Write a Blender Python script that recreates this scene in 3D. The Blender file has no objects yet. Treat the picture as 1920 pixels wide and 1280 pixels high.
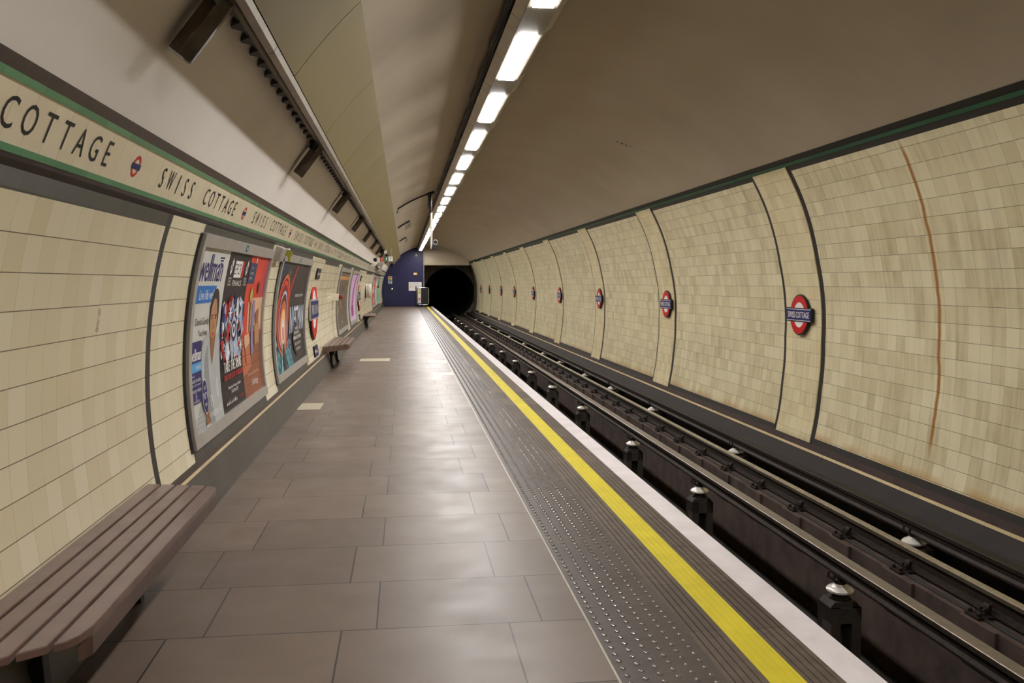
import bpy, bmesh, math, random
from mathutils import Vector, Matrix
SC = bpy.context.scene
COL = SC.collection
# ------------------------------------------------------------------ camera, world, exposure
cam_d = bpy.data.cameras.new('camera'); cam = bpy.data.objects.new('camera', cam_d); COL.objects.link(cam)
cam_d.sensor_width = 36.0; cam_d.lens = 1635.0/1920*36.0; cam_d.clip_start = .05; cam_d.clip_end = 200
YAW, PITCH = math.radians(7.0273), math.radians(3.849)
cam.location = (0, 0, 1.55); cam.rotation_euler = (math.pi/2-PITCH, 0, -YAW)
SC.camera = cam
w = bpy.data.worlds.new('world'); SC.world = w; w.use_nodes = True
w.node_tree.nodes['Background'].inputs[0].default_value = (.10, .09, .08, 1)
w.node_tree.nodes['Background'].inputs[1].default_value = .15
SC.view_settings.view_transform = 'Standard'; SC.view_settings.look = 'None'
SC.view_settings.exposure = 0.0; SC.view_settings.gamma = 1.0
SC.view_settings.use_curve_mapping = False
SC.cycles.max_bounces = 8; SC.cycles.diffuse_bounces = 5
LAMP = 78.0                       # radiance of the lit diffusers

# ------------------------------------------------------------------ helpers
def lin(r, g, b):
    f = lambda c: (c/255/12.92) if c/255 <= .04045 else ((c/255+.055)/1.055)**2.4
    return (f(r), f(g), f(b), 1)
MATS = {}
class NT:
    def __init__(s, name, rough=.5, metal=0, spec=.5):
        m = bpy.data.materials.new(name); m.use_nodes = True; s.m = m; s.t = m.node_tree
        s.b = s.t.nodes['Principled BSDF']; s.b.inputs['Roughness'].default_value = rough
        s.b.inputs['Metallic'].default_value = metal; s.b.inputs['Specular IOR Level'].default_value = spec
        MATS[name] = m
    def n(s, ty, **k):
        x = s.t.nodes.new(ty)
        for a, v in k.items(): setattr(x, a, v)
        return x
    def l(s, a, b): s.t.links.new(a, b)
    def math(s, op, a, b=None, c=None):
        x = s.n('ShaderNodeMath', operation=op)
        for i, v in enumerate((a, b, c)):
            if v is None: continue
            if isinstance(v, (int, float)): x.inputs[i].default_value = v
            else: s.l(v, x.inputs[i])
        return x.outputs[0]
    def mix(s, f, a, b):
        x = s.n('ShaderNodeMix', data_type='RGBA')
        for i, v in ((0, f), (6, a), (7, b)):
            if isinstance(v, (tuple, int, float)): x.inputs[i].default_value = v
            else: s.l(v, x.inputs[i])
        return x.outputs[2]
    def noise(s, scale, detail=3, vec=None, rough=.55):
        x = s.n('ShaderNodeTexNoise'); x.inputs['Scale'].default_value = scale
        x.inputs['Detail'].default_value = detail; x.inputs['Roughness'].default_value = rough
        if vec is None:
            tc = s.n('ShaderNodeTexCoord'); vec = tc.outputs['Object']
        s.l(vec, x.inputs['Vector']); return x.outputs['Fac']
    def ramp(s, f, lo, hi):
        x = s.n('ShaderNodeMapRange'); s.l(f, x.inputs[0])
        x.inputs[1].default_value = lo; x.inputs[2].default_value = hi; return x.outputs[0]
    def col(s, c):
        if isinstance(c, tuple): s.b.inputs['Base Color'].default_value = c
        else: s.l(c, s.b.inputs['Base Color'])
    def bump(s, h, strength=.2, dist=.01):
        x = s.n('ShaderNodeBump'); x.inputs['Strength'].default_value = strength; x.inputs['Distance'].default_value = dist
        s.l(h, x.inputs['Height']); s.l(x.outputs[0], s.b.inputs['Normal'])
def simple(name, rgb, rough=.5, metal=0, var=.12, scale=14, bump=0):
    k = NT(name, rough, metal); c = lin(*rgb)
    nz = k.noise(scale)
    d = tuple(min(1, x*(1-var*1.3)) for x in c[:3])+(1,); e = tuple(min(1, x*(1+var)) for x in c[:3])+(1,)
    k.col(k.mix(k.ramp(nz, .3, .7), d, e))
    if bump: k.bump(nz, bump, .004)
    return k.m
def flat(name, rgb, rough=.5, metal=0):
    m = simple(name, rgb, rough, metal, .03, 3); m.node_tree.nodes['Principled BSDF'].inputs['Specular IOR Level'].default_value = .22; return m
def emit(name, rgb, strength):
    k = NT(name, .4); k.col(lin(*rgb)); k.b.inputs['Emission Color'].default_value = lin(*rgb)
    k.b.inputs['Emission Strength'].default_value = strength; return k.m
def vec2(k):
    tc = k.n('ShaderNodeUVMap'); sp = k.n('ShaderNodeSeparateXYZ'); k.l(tc.outputs[0], sp.inputs[0])
    return tc.outputs[0], sp.outputs[0], sp.outputs[1]
def comb(k, a, b):
    c = k.n('ShaderNodeCombineXYZ'); k.l(a, c.inputs[0]); k.l(b, c.inputs[1]); return c.outputs[0]
def tiles(name, su, sv, u0, v0, ca, cb, jv, jh, rough=.28, ju=.0022, jw=.0035, dirt=None, rust=False, vary=1.0):
    k = NT(name, rough, 0, .45)
    uv, u, v = vec2(k)
    a = k.math('DIVIDE', k.math('SUBTRACT', u, u0), su); b = k.math('DIVIDE', k.math('SUBTRACT', v, v0), sv)
    cell = comb(k, k.math('FLOOR', a), k.math('FLOOR', b))
    wn = k.n('ShaderNodeTexWhiteNoise', noise_dimensions='3D'); k.l(cell, wn.inputs['Vector'])
    rnd = wn.outputs['Value']
    c = k.mix(k.math('MULTIPLY', rnd, vary), lin(*ca), lin(*cb))
    if dirt:
        n1 = k.noise(1.6, 4, uv)
        st = k.n('ShaderNodeMapping'); k.l(uv, st.inputs[0]); st.inputs['Scale'].default_value = (14, 1.2, 1)
        n2 = k.noise(1.0, 4, st.outputs[0])
        f = k.math('MULTIPLY', k.ramp(k.math('MULTIPLY', n1, n2), .20, .42), dirt[1])
        f = k.math('MULTIPLY', f, k.math('ADD', .45, rnd))
        c = k.mix(f, c, lin(*dirt[0]))
    if rust:
        nn = k.noise(1.7, 3, comb(k, k.math('MULTIPLY', u, 0), v))
        d = k.math('ABSOLUTE', k.math('SUBTRACT', k.math('ADD', u, k.math('MULTIPLY', nn, .10)), 7.36))
        m1 = k.math('SUBTRACT', 1, k.ramp(d, .012, .034))
        m2 = k.math('SUBTRACT', 1, k.ramp(v, 1.85, 2.02)); m3 = k.ramp(v, -.95, -.70)
        f = k.math('MULTIPLY', k.math('MULTIPLY', m1, m2), k.math('MULTIPLY', m3, .95))
        c = k.mix(f, c, lin(168, 110, 45))
        # ochre seepage along the lowest, cut row
        lo = k.math('MULTIPLY', k.math('SUBTRACT', 1, k.ramp(v, -1.05, -1.00)), k.ramp(n1, .35, .55))
        c = k.mix(k.math('MULTIPLY', lo, .55), c, lin(190, 145, 80))
    fa = k.math('ABSOLUTE', k.math('SUBTRACT', k.math('FRACT', a), .5)); fb = k.math('ABSOLUTE', k.math('SUBTRACT', k.math('FRACT', b), .5))
    nz = k.noise(9, 3, uv)
    ma = k.math('MULTIPLY', k.math('GREATER_THAN', fa, .5-ju/su/2), k.ramp(nz, .2, .6)); mb = k.math('GREATER_THAN', fb, .5-jw/sv/2)
    c = k.mix(k.math('MULTIPLY', ma, .8), c, lin(*jv)); c = k.mix(k.math('MULTIPLY', mb, .85), c, lin(*jh))
    k.col(c)
    # every tile lies a touch out of plane
    hgt = k.math('ADD', k.math('MULTIPLY', k.math('SUBTRACT', k.math('FRACT', a), .5), k.math('SUBTRACT', rnd, .5)), k.math('MULTIPLY', k.math('MAXIMUM', ma, mb), -.6))
    k.bump(hgt, .25, .006)
    return k.m

# materials ---------------------------------------------------------
tiles('tile_left', .150, .1435, 4.51-.075, 0, (238,227,198), (224,208,170), (186,166,128), (84,70,50), .22, .0028, .0042, vary=.8)
tiles('tile_pier', .150, .1435, 5.19, 0, (240,230,200), (230,216,180), (192,174,138), (84,70,50), .22, .0025, .0042, vary=.8)
tiles('tile_frieze', .1536, .60, 4.733-.0768, -.3, (240,228,200), (234,220,188), (150,128,90), (150,128,90), .2, .0022, .002, vary=.6)
tiles('tile_right', .157, .157, 0, .028, (238,228,192), (220,208,168), (150,134,98), (66,56,38), .3, .003, .0038, ((176,160,122), .5), True)
tiles('tile_right_pier', .157, .157, .07, .028, (238,226,186), (228,212,168), (140,122,80), (96,80,50), .3, .0024, .003, ((182,164,124), .45))
tiles('tile_brown', .1536, .6, 4.733-.0768, -.3, (58,35,29), (48,28,23), (104,84,70), (60,40,34), .4, .0022, .002)
tiles('tile_charcoal', .152, .6, .02, -.3, (66,64,58), (56,54,50), (104,100,90), (50,48,44), .42, .0022, .002)
tiles('tile_green', .305, .6, .08, -.3, (96,152,112), (84,138,100), (70,100,80), (70,100,80), .2, .002, .002)
tiles('tile_skirt', .152, .6, .0, -.3, (84,78,70), (72,66,60), (52,46,40), (60,54,48), .45, .004, .002)
tiles('tile_brown_right', .152, .077, .02, 0, (62,42,37), (50,34,30), (84,64,54), (60,44,38), .55, .0026, .002)
tiles('tile_green_right', .305, .6, .08, -.3, (60,102,74), (52,92,66), (44,66,52), (44,66,52), .35, .002, .002)
simple('black_strip', (38,34,31), .5, 0, .1)
tiles('tile_cream_bead', .305, .6, .0, -.3, (226,204,160), (206,184,140), (120,100,70), (120,100,70), .3, .003, .002)

def plaster(name, c1, c2):
    k = NT(name, .62); c = k.mix(k.ramp(k.noise(.9, 4), .3, .7), lin(*c1), lin(*c2)); d = lin(*[int(x*.9) for x in c2])
    k.col(k.mix(k.math('MULTIPLY', k.ramp(k.noise(260, 2), .35, .65), .12), c, d)); k.bump(k.noise(1.1, 3), .3, .05)
plaster('plaster', (182,168,146), (170,156,134))  # darker version of the vault plaster; dim overhead light is put into its colour
plaster('plaster_lit', (240,233,226), (230,222,214))
simple('plaster_dark', (90,84,72), .8, 0, .2, 2)
k = NT('enamel_panel', .55, 0, .25); k.col(k.mix(k.noise(1.2), lin(132,116,72), lin(122,107,66))); k.bump(k.noise(1.3, 2), .25, .03)
k = NT('paver', .42, 0, .4)
uv, u, v = vec2(k)
row = k.math('FLOOR', k.math('DIVIDE', k.math('SUBTRACT', v, 3.86), .6285))
par = k.math('FLOORED_MODULO', row, 2)
a = k.math('DIVIDE', k.math('ADD', k.math('ADD', u, .14), k.math('MULTIPLY', k.math('SUBTRACT', 1, par), -.0)), .7525)
a = k.math('ADD', a, k.math('MULTIPLY', par, .205))
b = k.math('DIVIDE', k.math('SUBTRACT', v, 3.86), .6285)
cell = comb(k, k.math('FLOOR', a), row)
wn = k.n('ShaderNodeTexWhiteNoise', noise_dimensions='3D'); k.l(cell, wn.inputs['Vector'])
c = k.mix(wn.outputs['Value'], lin(122,104,90), lin(101,85,73))
c = k.mix(k.math('MULTIPLY', k.ramp(k.noise(2.2, 5, uv), .4, .62), .5), c, lin(104,86,70))
c = k.mix(k.math('MULTIPLY', k.ramp(k.noise(170, 2, uv), .42, .62), .28), c, lin(88,76,66))
ma = k.math('LESS_THAN', k.math('FRACT', a), .0105); mb = k.math('LESS_THAN', k.math('FRACT', b), .0125)
mk = k.math('MAXIMUM', ma, mb); k.col(k.mix(k.math('MULTIPLY', mk, .95), c, lin(36,29,24)))
k.bump(k.math('ADD', k.math('MULTIPLY', mk, -1), k.math('MULTIPLY', k.noise(120, 2, uv), .12)), .5, .004)
rr = k.ramp(k.noise(3, 4, uv), .2, .8); k.l(k.math('ADD', k.math('MULTIPLY', rr, .16), .34), k.b.inputs['Roughness'])
simple('tactile_stud', (128,118,112), .22, .35, .08)  # paler than the slab, so stud highlights are partly in the colour
simple('paver_pale', (196,186,160), .45, 0, .08, 30)
k = NT('tactile', .38, 0, .5); tc = k.n('ShaderNodeTexCoord'); sp = k.n('ShaderNodeSeparateXYZ'); k.l(tc.outputs['Object'], sp.inputs[0])
c = k.mix(k.ramp(k.noise(6, 4), .3, .7), lin(88,79,74), lin(74,65,60))
j = k.math('LESS_THAN', k.math('FRACT', k.math('DIVIDE', sp.outputs[1], .4)), .008); k.col(k.mix(j, c, lin(58,50,46)))
k = NT('edge_slab', .55, 0, .4); tc = k.n('ShaderNodeTexCoord'); sp = k.n('ShaderNodeSeparateXYZ'); k.l(tc.outputs['Object'], sp.inputs[0])
q = k.math('DIVIDE', sp.outputs[1], .61); wn = k.n('ShaderNodeTexWhiteNoise', noise_dimensions='1D'); k.l(k.math('FLOOR', q), wn.inputs['W'])
c = k.mix(wn.outputs['Value'], lin(112,97,84), lin(84,71,60)); c = k.mix(k.math('MULTIPLY', k.ramp(k.noise(14, 5), .4, .65), .6), c, lin(74,60,50))
k.col(k.mix(k.math('LESS_THAN', k.math('FRACT', q), .012), c, lin(48,38,32))); k.bump(k.noise(90, 3), .3, .003)
def paint(name, rgb, under, thr):
    k = NT(name, .4); n = k.noise(60, 4); c = k.mix(k.ramp(k.noise(5), .3, .7), lin(*rgb), lin(*[int(x*.93) for x in rgb]))
    k.col(k.mix(k.ramp(n, thr, thr+.06), c, lin(*under))); k.bump(k.noise(40), .15, .002); return k.m
paint('paint_yellow', (226,208,44), (150,140,40), .72)
paint('paint_white', (236,228,230), (120,108,98), .74)
simple('concrete_dark', (62,54,47), .8, 0, .3, 5, .3)
simple('concrete_block', (80,64,56), .75, 0, .35, 4, .3)
simple('ballast_dark', (34,30,27), .9, 0, .3, 6, .4)
simple('rail_head', (176,164,142), .3, .85, .15, 20)
simple('rail_side', (50,40,34), .6, .5, .3, 20)
simple('conductor_top', (120,108,96), .32, .8, .15, 16)
simple('iron', (48,38,33), .6, .5, .3, 30)
simple('porcelain', (232,224,214), .15, 0, .05, 5)
simple('skirt_dark', (44,37,34), .8, 0, .2, 3)
simple('bench_wood', (112,86,76), .38, 0, .16, 9)
simple('bench_apron', (88,64,54), .42, 0, .16, 9)
simple('black_metal', (26,25,25), .5, .3, .15)
simple('dark_grey_metal', (92,82,72), .35, .75, .25, 7)
simple('beam_metal', (122,104,72), .4, .35, .2, 4)
simple('grey_metal', (170,164,156), .38, .35, .1, 8)
simple('grey_frame', (176,170,164), .4, .3, .06, 6)
simple('light_housing', (176,168,152), .42, .2, .1, 5)
simple('light_plate', (150,142,128), .45, .2, .08, 5)
emit('diffuser', (252,250,248), LAMP)
simple('steel', (190,184,176), .25, .9, .1)
simple('white_box', (230,226,214), .4, 0, .05)
simple('cable_black', (24,22,20), .6, 0, .2)
simple('blue_wall', (18,12,70), .5, 0, .1, 1.2)
simple('blue_door', (12,24,68), .5, 0, .1, 1.2)
simple('tunnel_black', (14,13,12), .95, 0, .2)
simple('tunnel_face', (104,94,78), .8, 0, .2, 2)
simple('white_paint', (226,220,208), .5, 0, .05)
for n_, c_ in dict(ink_black=(12,11,11), rd_red=(204,26,30), rd_pink=(232,130,122), rd_blue=(30,26,98), rd_white=(238,232,232), sign_dark=(40,42,46),
    p_pale=(206,206,200), p_navy=(42,36,104), p_blue=(40,112,190), p_sky=(88,168,222), p_tan=(150,104,74), p_skin=(186,136,100), p_hair=(46,36,30), p_shirt=(186,188,188), p_shirt2=(150,154,156), p_grey=(176,178,176),
    p_black=(44,36,38), p_white=(236,234,232), p_red=(196,34,44), p_dred=(132,28,30), p_scarlet=(214,66,48), p_rose=(196,70,70), p_slate=(58,66,96), p_peach=(224,178,144), p_wood=(150,92,66), p_wood2=(196,116,80), p_lav=(138,132,176), p_lime=(156,196,104),
    p_dark=(58,50,48), p_teal=(70,130,146), p_teal2=(132,180,184), p_orange=(212,106,58), p_fire=(244,190,140), p_maroon=(112,34,30), p_night=(40,52,76), p_silver=(178,190,212),
    p_taupe=(104,92,80), p_amber=(206,146,84), p_lilac=(206,178,212), p_mag=(160,52,128), p_mag2=(190,110,176), p_green=(96,190,122), p_green2=(150,214,160), p_yel=(232,196,60), p_olive=(150,146,52), p_exit=(16,120,70), p_ired=(214,52,40)).items(): flat(n_, c_)

# ------------------------------------------------------------------ tunnel cross-section (metres; platform surface is z = 0)
PC = (1.6, .85)
TH = [-60,-40,-20,-10,0,17,30,36.6,45,55,70,90,120,150,162,175,190,200,220]
RR = [3.45,3.38,3.27,3.20,3.18,3.23,3.32,3.36,3.30,3.22,3.13,3.10,3.10,3.10,3.09,3.06,3.04,3.04,3.04]
def rad(th):
    if th <= TH[0]: return RR[0]
    for i in range(len(TH)-1):
        if th <= TH[i+1]: return RR[i]+(RR[i+1]-RR[i])*(th-TH[i])/(TH[i+1]-TH[i])
    return RR[-1]
def W(y, th, off=0.0):
    a = math.radians(th); r = rad(th)-off
    return Vector((PC[0]+r*math.cos(a), y, PC[1]+r*math.sin(a)))
Y0, Y1 = -7.0, 57.5

def new_obj(name, me, parent=None, mats=()):
    o = bpy.data.objects.new(name, me); COL.objects.link(o)
    for m in mats: me.materials.append(MATS[m])
    if parent: o.parent = parent
    return o
def tag(o, label=None, cat=None, group=None, kind=None):
    if label: o['label'] = label
    if cat: o['category'] = cat
    if group: o['group'] = group
    if kind: o['kind'] = kind
    return o
def empty(name, loc, rz=0, parent=None):
    o = bpy.data.objects.new(name, None); COL.objects.link(o); o.location = loc; o.rotation_euler = (0, 0, rz)
    o.empty_display_size = .1
    if parent: o.parent = parent
    return o
def copy_tree(o, parent=None):
    c = o.copy(); COL.objects.link(c)
    if parent: c.parent = parent
    for ch in [x for x in COL.objects if x.parent == o]: copy_tree(ch, c)
    return c
class MB:
    """collects shapes with material indices into one mesh"""
    def __init__(s): s.v = []; s.f = []; s.m = []; s.uv = []; s.mats = []
    def mi(s, m):
        if m not in s.mats: s.mats.append(m)
        return s.mats.index(m)
    def face(s, pts, m, uv=None):
        i = len(s.v); s.v += [tuple(p) for p in pts]; s.f.append(tuple(range(i, i+len(pts)))); s.m.append(s.mi(m))
        s.uv.append(uv or [(p[0], p[1]) for p in pts])
    def add(s, vs, fs, m):
        i = len(s.v); s.v += [tuple(p) for p in vs]
        for f in fs:
            s.f.append(tuple(i+j for j in f)); s.m.append(s.mi(m)); s.uv.append([(vs[j][0], vs[j][1]) for j in f])
    def box(s, a, b, m, M=None):
        (x0, y0, z0), (x1, y1, z1) = a, b
        vs = [Vector(p) for p in ((x0,y0,z0),(x1,y0,z0),(x1,y1,z0),(x0,y1,z0),(x0,y0,z1),(x1,y0,z1),(x1,y1,z1),(x0,y1,z1))]
        if M: vs = [M @ p for p in vs]
        s.add(vs, [(0,3,2,1),(4,5,6,7),(0,1,5,4),(1,2,6,5),(2,3,7,6),(3,0,4,7)], m); return s
    def prism(s, prof, y0, y1, m, M=None, caps=True):
        """prof: list of (x,z), counter-clockwise or not; extruded along y"""
        n = len(prof); vs = [Vector((x, y0, z)) for x, z in prof]+[Vector((x, y1, z)) for x, z in prof]
        if M: vs = [M @ p for p in vs]
        fs = [(i, (i+1) % n, n+(i+1) % n, n+i) for i in range(n)]
        if caps: fs += [tuple(range(n-1, -1, -1)), tuple(range(n, 2*n))]
        s.add(vs, fs, m); return s
    def tube(s, pts, r, m, n=10, caps=True):
        pts = [Vector(p) for p in pts]; rings = []
        for i, p in enumerate(pts):
            d = (pts[min(i+1, len(pts)-1)]-pts[max(i-1, 0)]).normalized()
            up = Vector((0, 0, 1)) if abs(d.z) < .9 else Vector((1, 0, 0))
            a = d.cross(up).normalized(); b = a.cross(d)
            rr = r[i] if isinstance(r, (list, tuple)) else r
            rings.append([p+a*rr*math.cos(t*2*math.pi/n)+b*rr*math.sin(t*2*math.pi/n) for t in range(n)])
        vs = [q for R in rings for q in R]; fs = []
        for i in range(len(rings)-1):
            for t in range(n): fs.append((i*n+t, i*n+(t+1) % n, (i+1)*n+(t+1) % n, (i+1)*n+t))
        if caps: fs += [tuple(range(n-1, -1, -1)), tuple(range((len(rings)-1)*n, len(rings)*n))]
        s.add(vs, fs, m); return s
    def lathe(s, prof, m, c=(0,0,0), n=20, axis='z'):
        vs = []; 
        for r, z in prof:
            for t in range(n):
                a = t*2*math.pi/n; x, y = r*math.cos(a), r*math.sin(a)
                p = (x, y, z) if axis == 'z' else ((z, x, y) if axis == 'x' else (x, z, y))
                vs.append(Vector(p)+Vector(c))
        fs = [(i*n+t, i*n+(t+1) % n, (i+1)*n+(t+1) % n, (i+1)*n+t) for i in range(len(prof)-1) for t in range(n)]
        fs += [tuple(range(n-1, -1, -1)), tuple(range((len(prof)-1)*n, len(prof)*n))]
        s.add(vs, fs, m); return s
    def build(s, name, parent=None, smooth=False, bevel=0, fix=True):
        me = bpy.data.meshes.new(name); me.from_pydata(s.v, [], s.f)
        for m in s.mats: me.materials.append(MATS[m])
        me.polygons.foreach_set('material_index', s.m)
        ul = me.uv_layers.new(name='UVMap'); flatuv = [c for f in s.uv for p in f for c in p]
        ul.data.foreach_set('uv', flatuv)
        if fix:
            bm = bmesh.new(); bm.from_mesh(me); bmesh.ops.remove_doubles(bm, verts=bm.verts, dist=1e-5)
            bmesh.ops.recalc_face_normals(bm, faces=bm.faces); bm.to_mesh(me); bm.free()
        if smooth:
            me.polygons.foreach_set('use_smooth', [True]*len(me.polygons))
            if smooth != 'all': me.set_sharp_from_angle(angle=math.radians(38))
        o = bpy.data.objects.new(name, me); COL.objects.link(o)
        if parent: o.parent = parent
        if bevel:
            b = o.modifiers.new('bevel', 'BEVEL'); b.width = bevel; b.segments = 2; b.limit_method = 'ANGLE'
        return o
def wall_patch(mb, ya, yb, ta, tb, m, off=0.0, side=1, v0=0):
    """piece of the tunnel lining; uv in metres (u along the tunnel, v along the arc from angle v0)"""
    n = max(1, int(abs(tb-ta)/2.0+.5))
    for i in range(n):
        a = ta+(tb-ta)*i/n; b = ta+(tb-ta)*(i+1)/n
        K = math.pi/180*(3.08 if side > 0 else 3.19)
        va, vb = (a-v0)*K, (b-v0)*K
        mb.face([W(ya, a, off), W(yb, a, off), W(yb, b, off), W(ya, b, off)], m, [(ya, va), (yb, va), (yb, vb), (ya, vb)])
def edge_return(mb, y, ta, tb, off, m):
    n = max(1, int(abs(tb-ta)/3+.5))
    for i in range(n):
        a = ta+(tb-ta)*i/n; b = ta+(tb-ta)*(i+1)/n
        mb.face([W(y, a, 0), W(y, a, off), W(y, b, off), W(y, b, 0)], m)

# ------------------------------------------------------------------ flat artwork and lettering
_glyph = {}
def text_mesh(body):
    if body in _glyph: return _glyph[body]
    cu = bpy.data.curves.new('t', 'FONT'); cu.body = body; cu.resolution_u = 3; cu.size = 1; cu.space_character = 1.0
    ob = bpy.data.objects.new('t', cu); COL.objects.link(ob)
    dg = bpy.context.evaluated_depsgraph_get(); dg.update()
    me = bpy.data.meshes.new_from_object(ob.evaluated_get(dg))
    vs = [(v.co.x, v.co.y) for v in me.vertices]; fs = [tuple(p.vertices) for p in me.polygons]
    bpy.data.objects.remove(ob); bpy.data.curves.remove(cu); bpy.data.meshes.remove(me)
    x0 = min(v[0] for v in vs); x1 = max(v[0] for v in vs); y0 = min(v[1] for v in vs); y1 = max(v[1] for v in vs)
    _glyph[body] = (vs, fs, x0, x1, y0, y1); return _glyph[body]
def clip(poly, lo, hi):
    for sgn, lim in ((1, lo), (-1, -hi)):
        out = []
        for i in range(len(poly)):
            a, b = poly[i-1], poly[i]; da, db = sgn*a[1]-lim, sgn*b[1]-lim
            if (da >= 0) != (db >= 0):
                t = da/(da-db); out.append((a[0]+(b[0]-a[0])*t, a[1]+(b[1]-a[1])*t))
            if db >= 0: out.append(b)
        poly = out
        if len(poly) < 3: return []
    return poly
class Sheet:
    """draws in (u right, v up) metres; fn(u, v, layer) gives the world point"""
    def __init__(s, fn, step=.09): s.fn = fn; s.mb = MB(); s.step = step; s.L = 0; s.ox = s.oy = 0
    def nxt(s): s.L += 1; return s
    def poly(s, pts, m, up=True):
        if up: s.L += 1
        pts = [(x+s.ox, y+s.oy) for x, y in pts]
        lo, hi = min(p[1] for p in pts), max(p[1] for p in pts); n = max(1, int((hi-lo)/s.step+.99))
        for i in range(n):
            q = clip(pts, lo+(hi-lo)*i/n, lo+(hi-lo)*(i+1)/n)
            if len(q) > 2: s.mb.face([s.fn(x, y, s.L) for x, y in q], m)
    def rect(s, x0, y0, x1, y1, m, up=True): s.poly([(x0, y0), (x1, y0), (x1, y1), (x0, y1)], m, up)
    def ell(s, cx, cy, rx, ry, m, n=28, a0=0, a1=360, up=True):
        s.poly([(cx+rx*math.cos(math.radians(a0+(a1-a0)*i/n)), cy+ry*math.sin(math.radians(a0+(a1-a0)*i/n))) for i in range(n if a1-a0 == 360 else n+1)], m, up)
    def ring(s, cx, cy, rx, ry, t, m, n=36, a0=0, a1=360):
        s.L += 1
        for i in range(n):
            a, b = math.radians(a0+(a1-a0)*i/n), math.radians(a0+(a1-a0)*(i+1)/n)
            P = [(cx+rx*math.cos(a), cy+ry*math.sin(a)), (cx+rx*math.cos(b), cy+ry*math.sin(b)), (cx+(rx-t)*math.cos(b), cy+(ry-t)*math.sin(b)), (cx+(rx-t)*math.cos(a), cy+(ry-t)*math.sin(a))]
            s.poly(P, m, False)
    def text(s, body, x, y, h, m, w=None, center=False, full=False, bold=0):
        vs, fs, x0, x1, y0, y1 = text_mesh(body)
        cap = text_mesh('H'); ch = (y1-y0) if full else cap[5]-cap[4]; yb = y0 if full else 0
        k = h/ch; kx = k if w is None else w/(x1-x0)
        if center: x -= (x1-x0)*kx/2
        s.L += 1
        s.ox, s.oy, o = s.ox, s.oy, (s.ox, s.oy)
        for dx in ((0,) if not bold else (-bold, 0, bold)):
            P = [s.fn(x+(a-x0)*kx+o[0]+dx, y+(b-yb)*k+o[1], s.L+(.25*abs(dx)/bold if bold else 0)) for a, b in vs]
            s.mb.add(P, fs, m)
    def build(s, name, parent): return s.mb.build(name, parent, fix=False)
def left_fn(y0, th0, off=0.0, dl=.0007):
    K = 180/math.pi/3.08
    return lambda u, v, L: W(y0+u, th0-v*K, off+.0012+L*dl)

# ================================================================== SETTING
# ---- floor
mb = MB(); yb = Y0
while yb < Y1:
    ye = min(yb+4, Y1); mb.face([(-1.46, yb, 0), (.818, yb, 0), (.818, ye, 0), (-1.46, ye, 0)], 'paver'); yb = ye
floor = tag(mb.build('floor'), 'grey brown stone platform paving laid in staggered rows', kind='structure')
for (x0, x1, y0, y1) in ((-.895,-.30,17.46,18.05), (-1.33,-1.04,10.83,11.40), (.46,.815,16.9,17.42), (.46,.815,14.6,15.1)):
    MB().box((x0, y0, -.01), (x1, y1, .0015), 'paver_pale').build('pale_paver', floor)
mb = MB(); mb.box((.826, Y0, -.03), (1.242, Y1, .0), 'tactile')
n = 8
for r in range(6):
    x = .862+r*.0665
    for q in range(int((56.5-2.2)/.0668)):
        y = 2.2+q*.0668+(.0334 if r % 2 else 0)
        seg = n if y < 14 else 5
        vs = []
        for rr, z in ((.0135, 0), (.0105, .0046), (.0055, .0064)):
            vs += [(x+rr*math.cos(t*2*math.pi/seg), y+rr*math.sin(t*2*math.pi/seg), z) for t in range(seg)]
        fs = [(i*seg+t, i*seg+(t+1) % seg, (i+1)*seg+(t+1) % seg, (i+1)*seg+t) for i in range(2) for t in range(seg)]+[tuple(range(2*seg, 3*seg))]
        mb.add(vs, fs, 'tactile_stud')
tact = mb.build('tactile_paving', floor, fix=False)
MB().box((.816, Y0, -.01), (.826, Y1, .0022), 'light_housing').build('metal_strip', floor)
def ribs(x0, x1, pitch, gw, gd, z=0):
    P = [(x0, -.04), (x0, z)]; x = x0+pitch*.5
    while x < x1-gw: P += [(x, z), (x+.002, z-gd), (x+gw-.002, z-gd), (x+gw, z)]; x += pitch
    return P+[(x1, z), (x1, -.04)]
MB().prism(ribs(1.242, 1.398, .034, .010, .005), Y0, Y1, 'edge_slab').prism(ribs(1.542, 1.694, .034, .010, .005), Y0, Y1, 'edge_slab').build('ribbed_edge_paving', floor)
MB().prism(ribs(1.398, 1.542, .034, .008, .0025, .001), Y0, Y1, 'paint_yellow').build('yellow_line', floor)
MB().box((1.694, Y0, -.07), (1.852, Y1, .0005), 'paint_white').build('white_edge_strip', floor)
mb = MB(); mb.box((1.70, Y0, -1.0), (1.74, Y1, -.07), 'concrete_dark'); mb.build('platform_face', floor)
# ---- left wall
TB = 188.66; TT = 160.82; FR = (154.55, 158.15)
strips_L = [(5.10, 5.19), (14.72, 14.80), (18.02, 18.10)]
piers_L = [(5.19, 14.72), (18.10, 31.0), (36.5, Y1)]
mb = MB()
bays_L = [(Y0, 5.10), (14.80, 18.02), (31.0, 36.5)]
for a, b in bays_L:
    wall_patch(mb, a, b, TT, TB, 'tile_left', v0=TT)
    wall_patch(mb, a, b, 159.47, TT, 'tile_charcoal'); wall_patch(mb, a, b, TB, 189.76, 'tile_charcoal')
for a, b in strips_L: wall_patch(mb, a, b, 159.47, 189.76, 'black_strip')
for a, b in piers_L:
    wall_patch(mb, a, b, 159.47, 189.5, 'tile_pier', v0=TT); wall_patch(mb, a, b, 189.5, 189.76, 'tile_charcoal')
wall_patch(mb, Y0, Y1, 158.62, 159.47, 'tile_brown'); wall_patch(mb, Y0, Y1, 189.76, 190.45, 'tile_brown')
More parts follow.
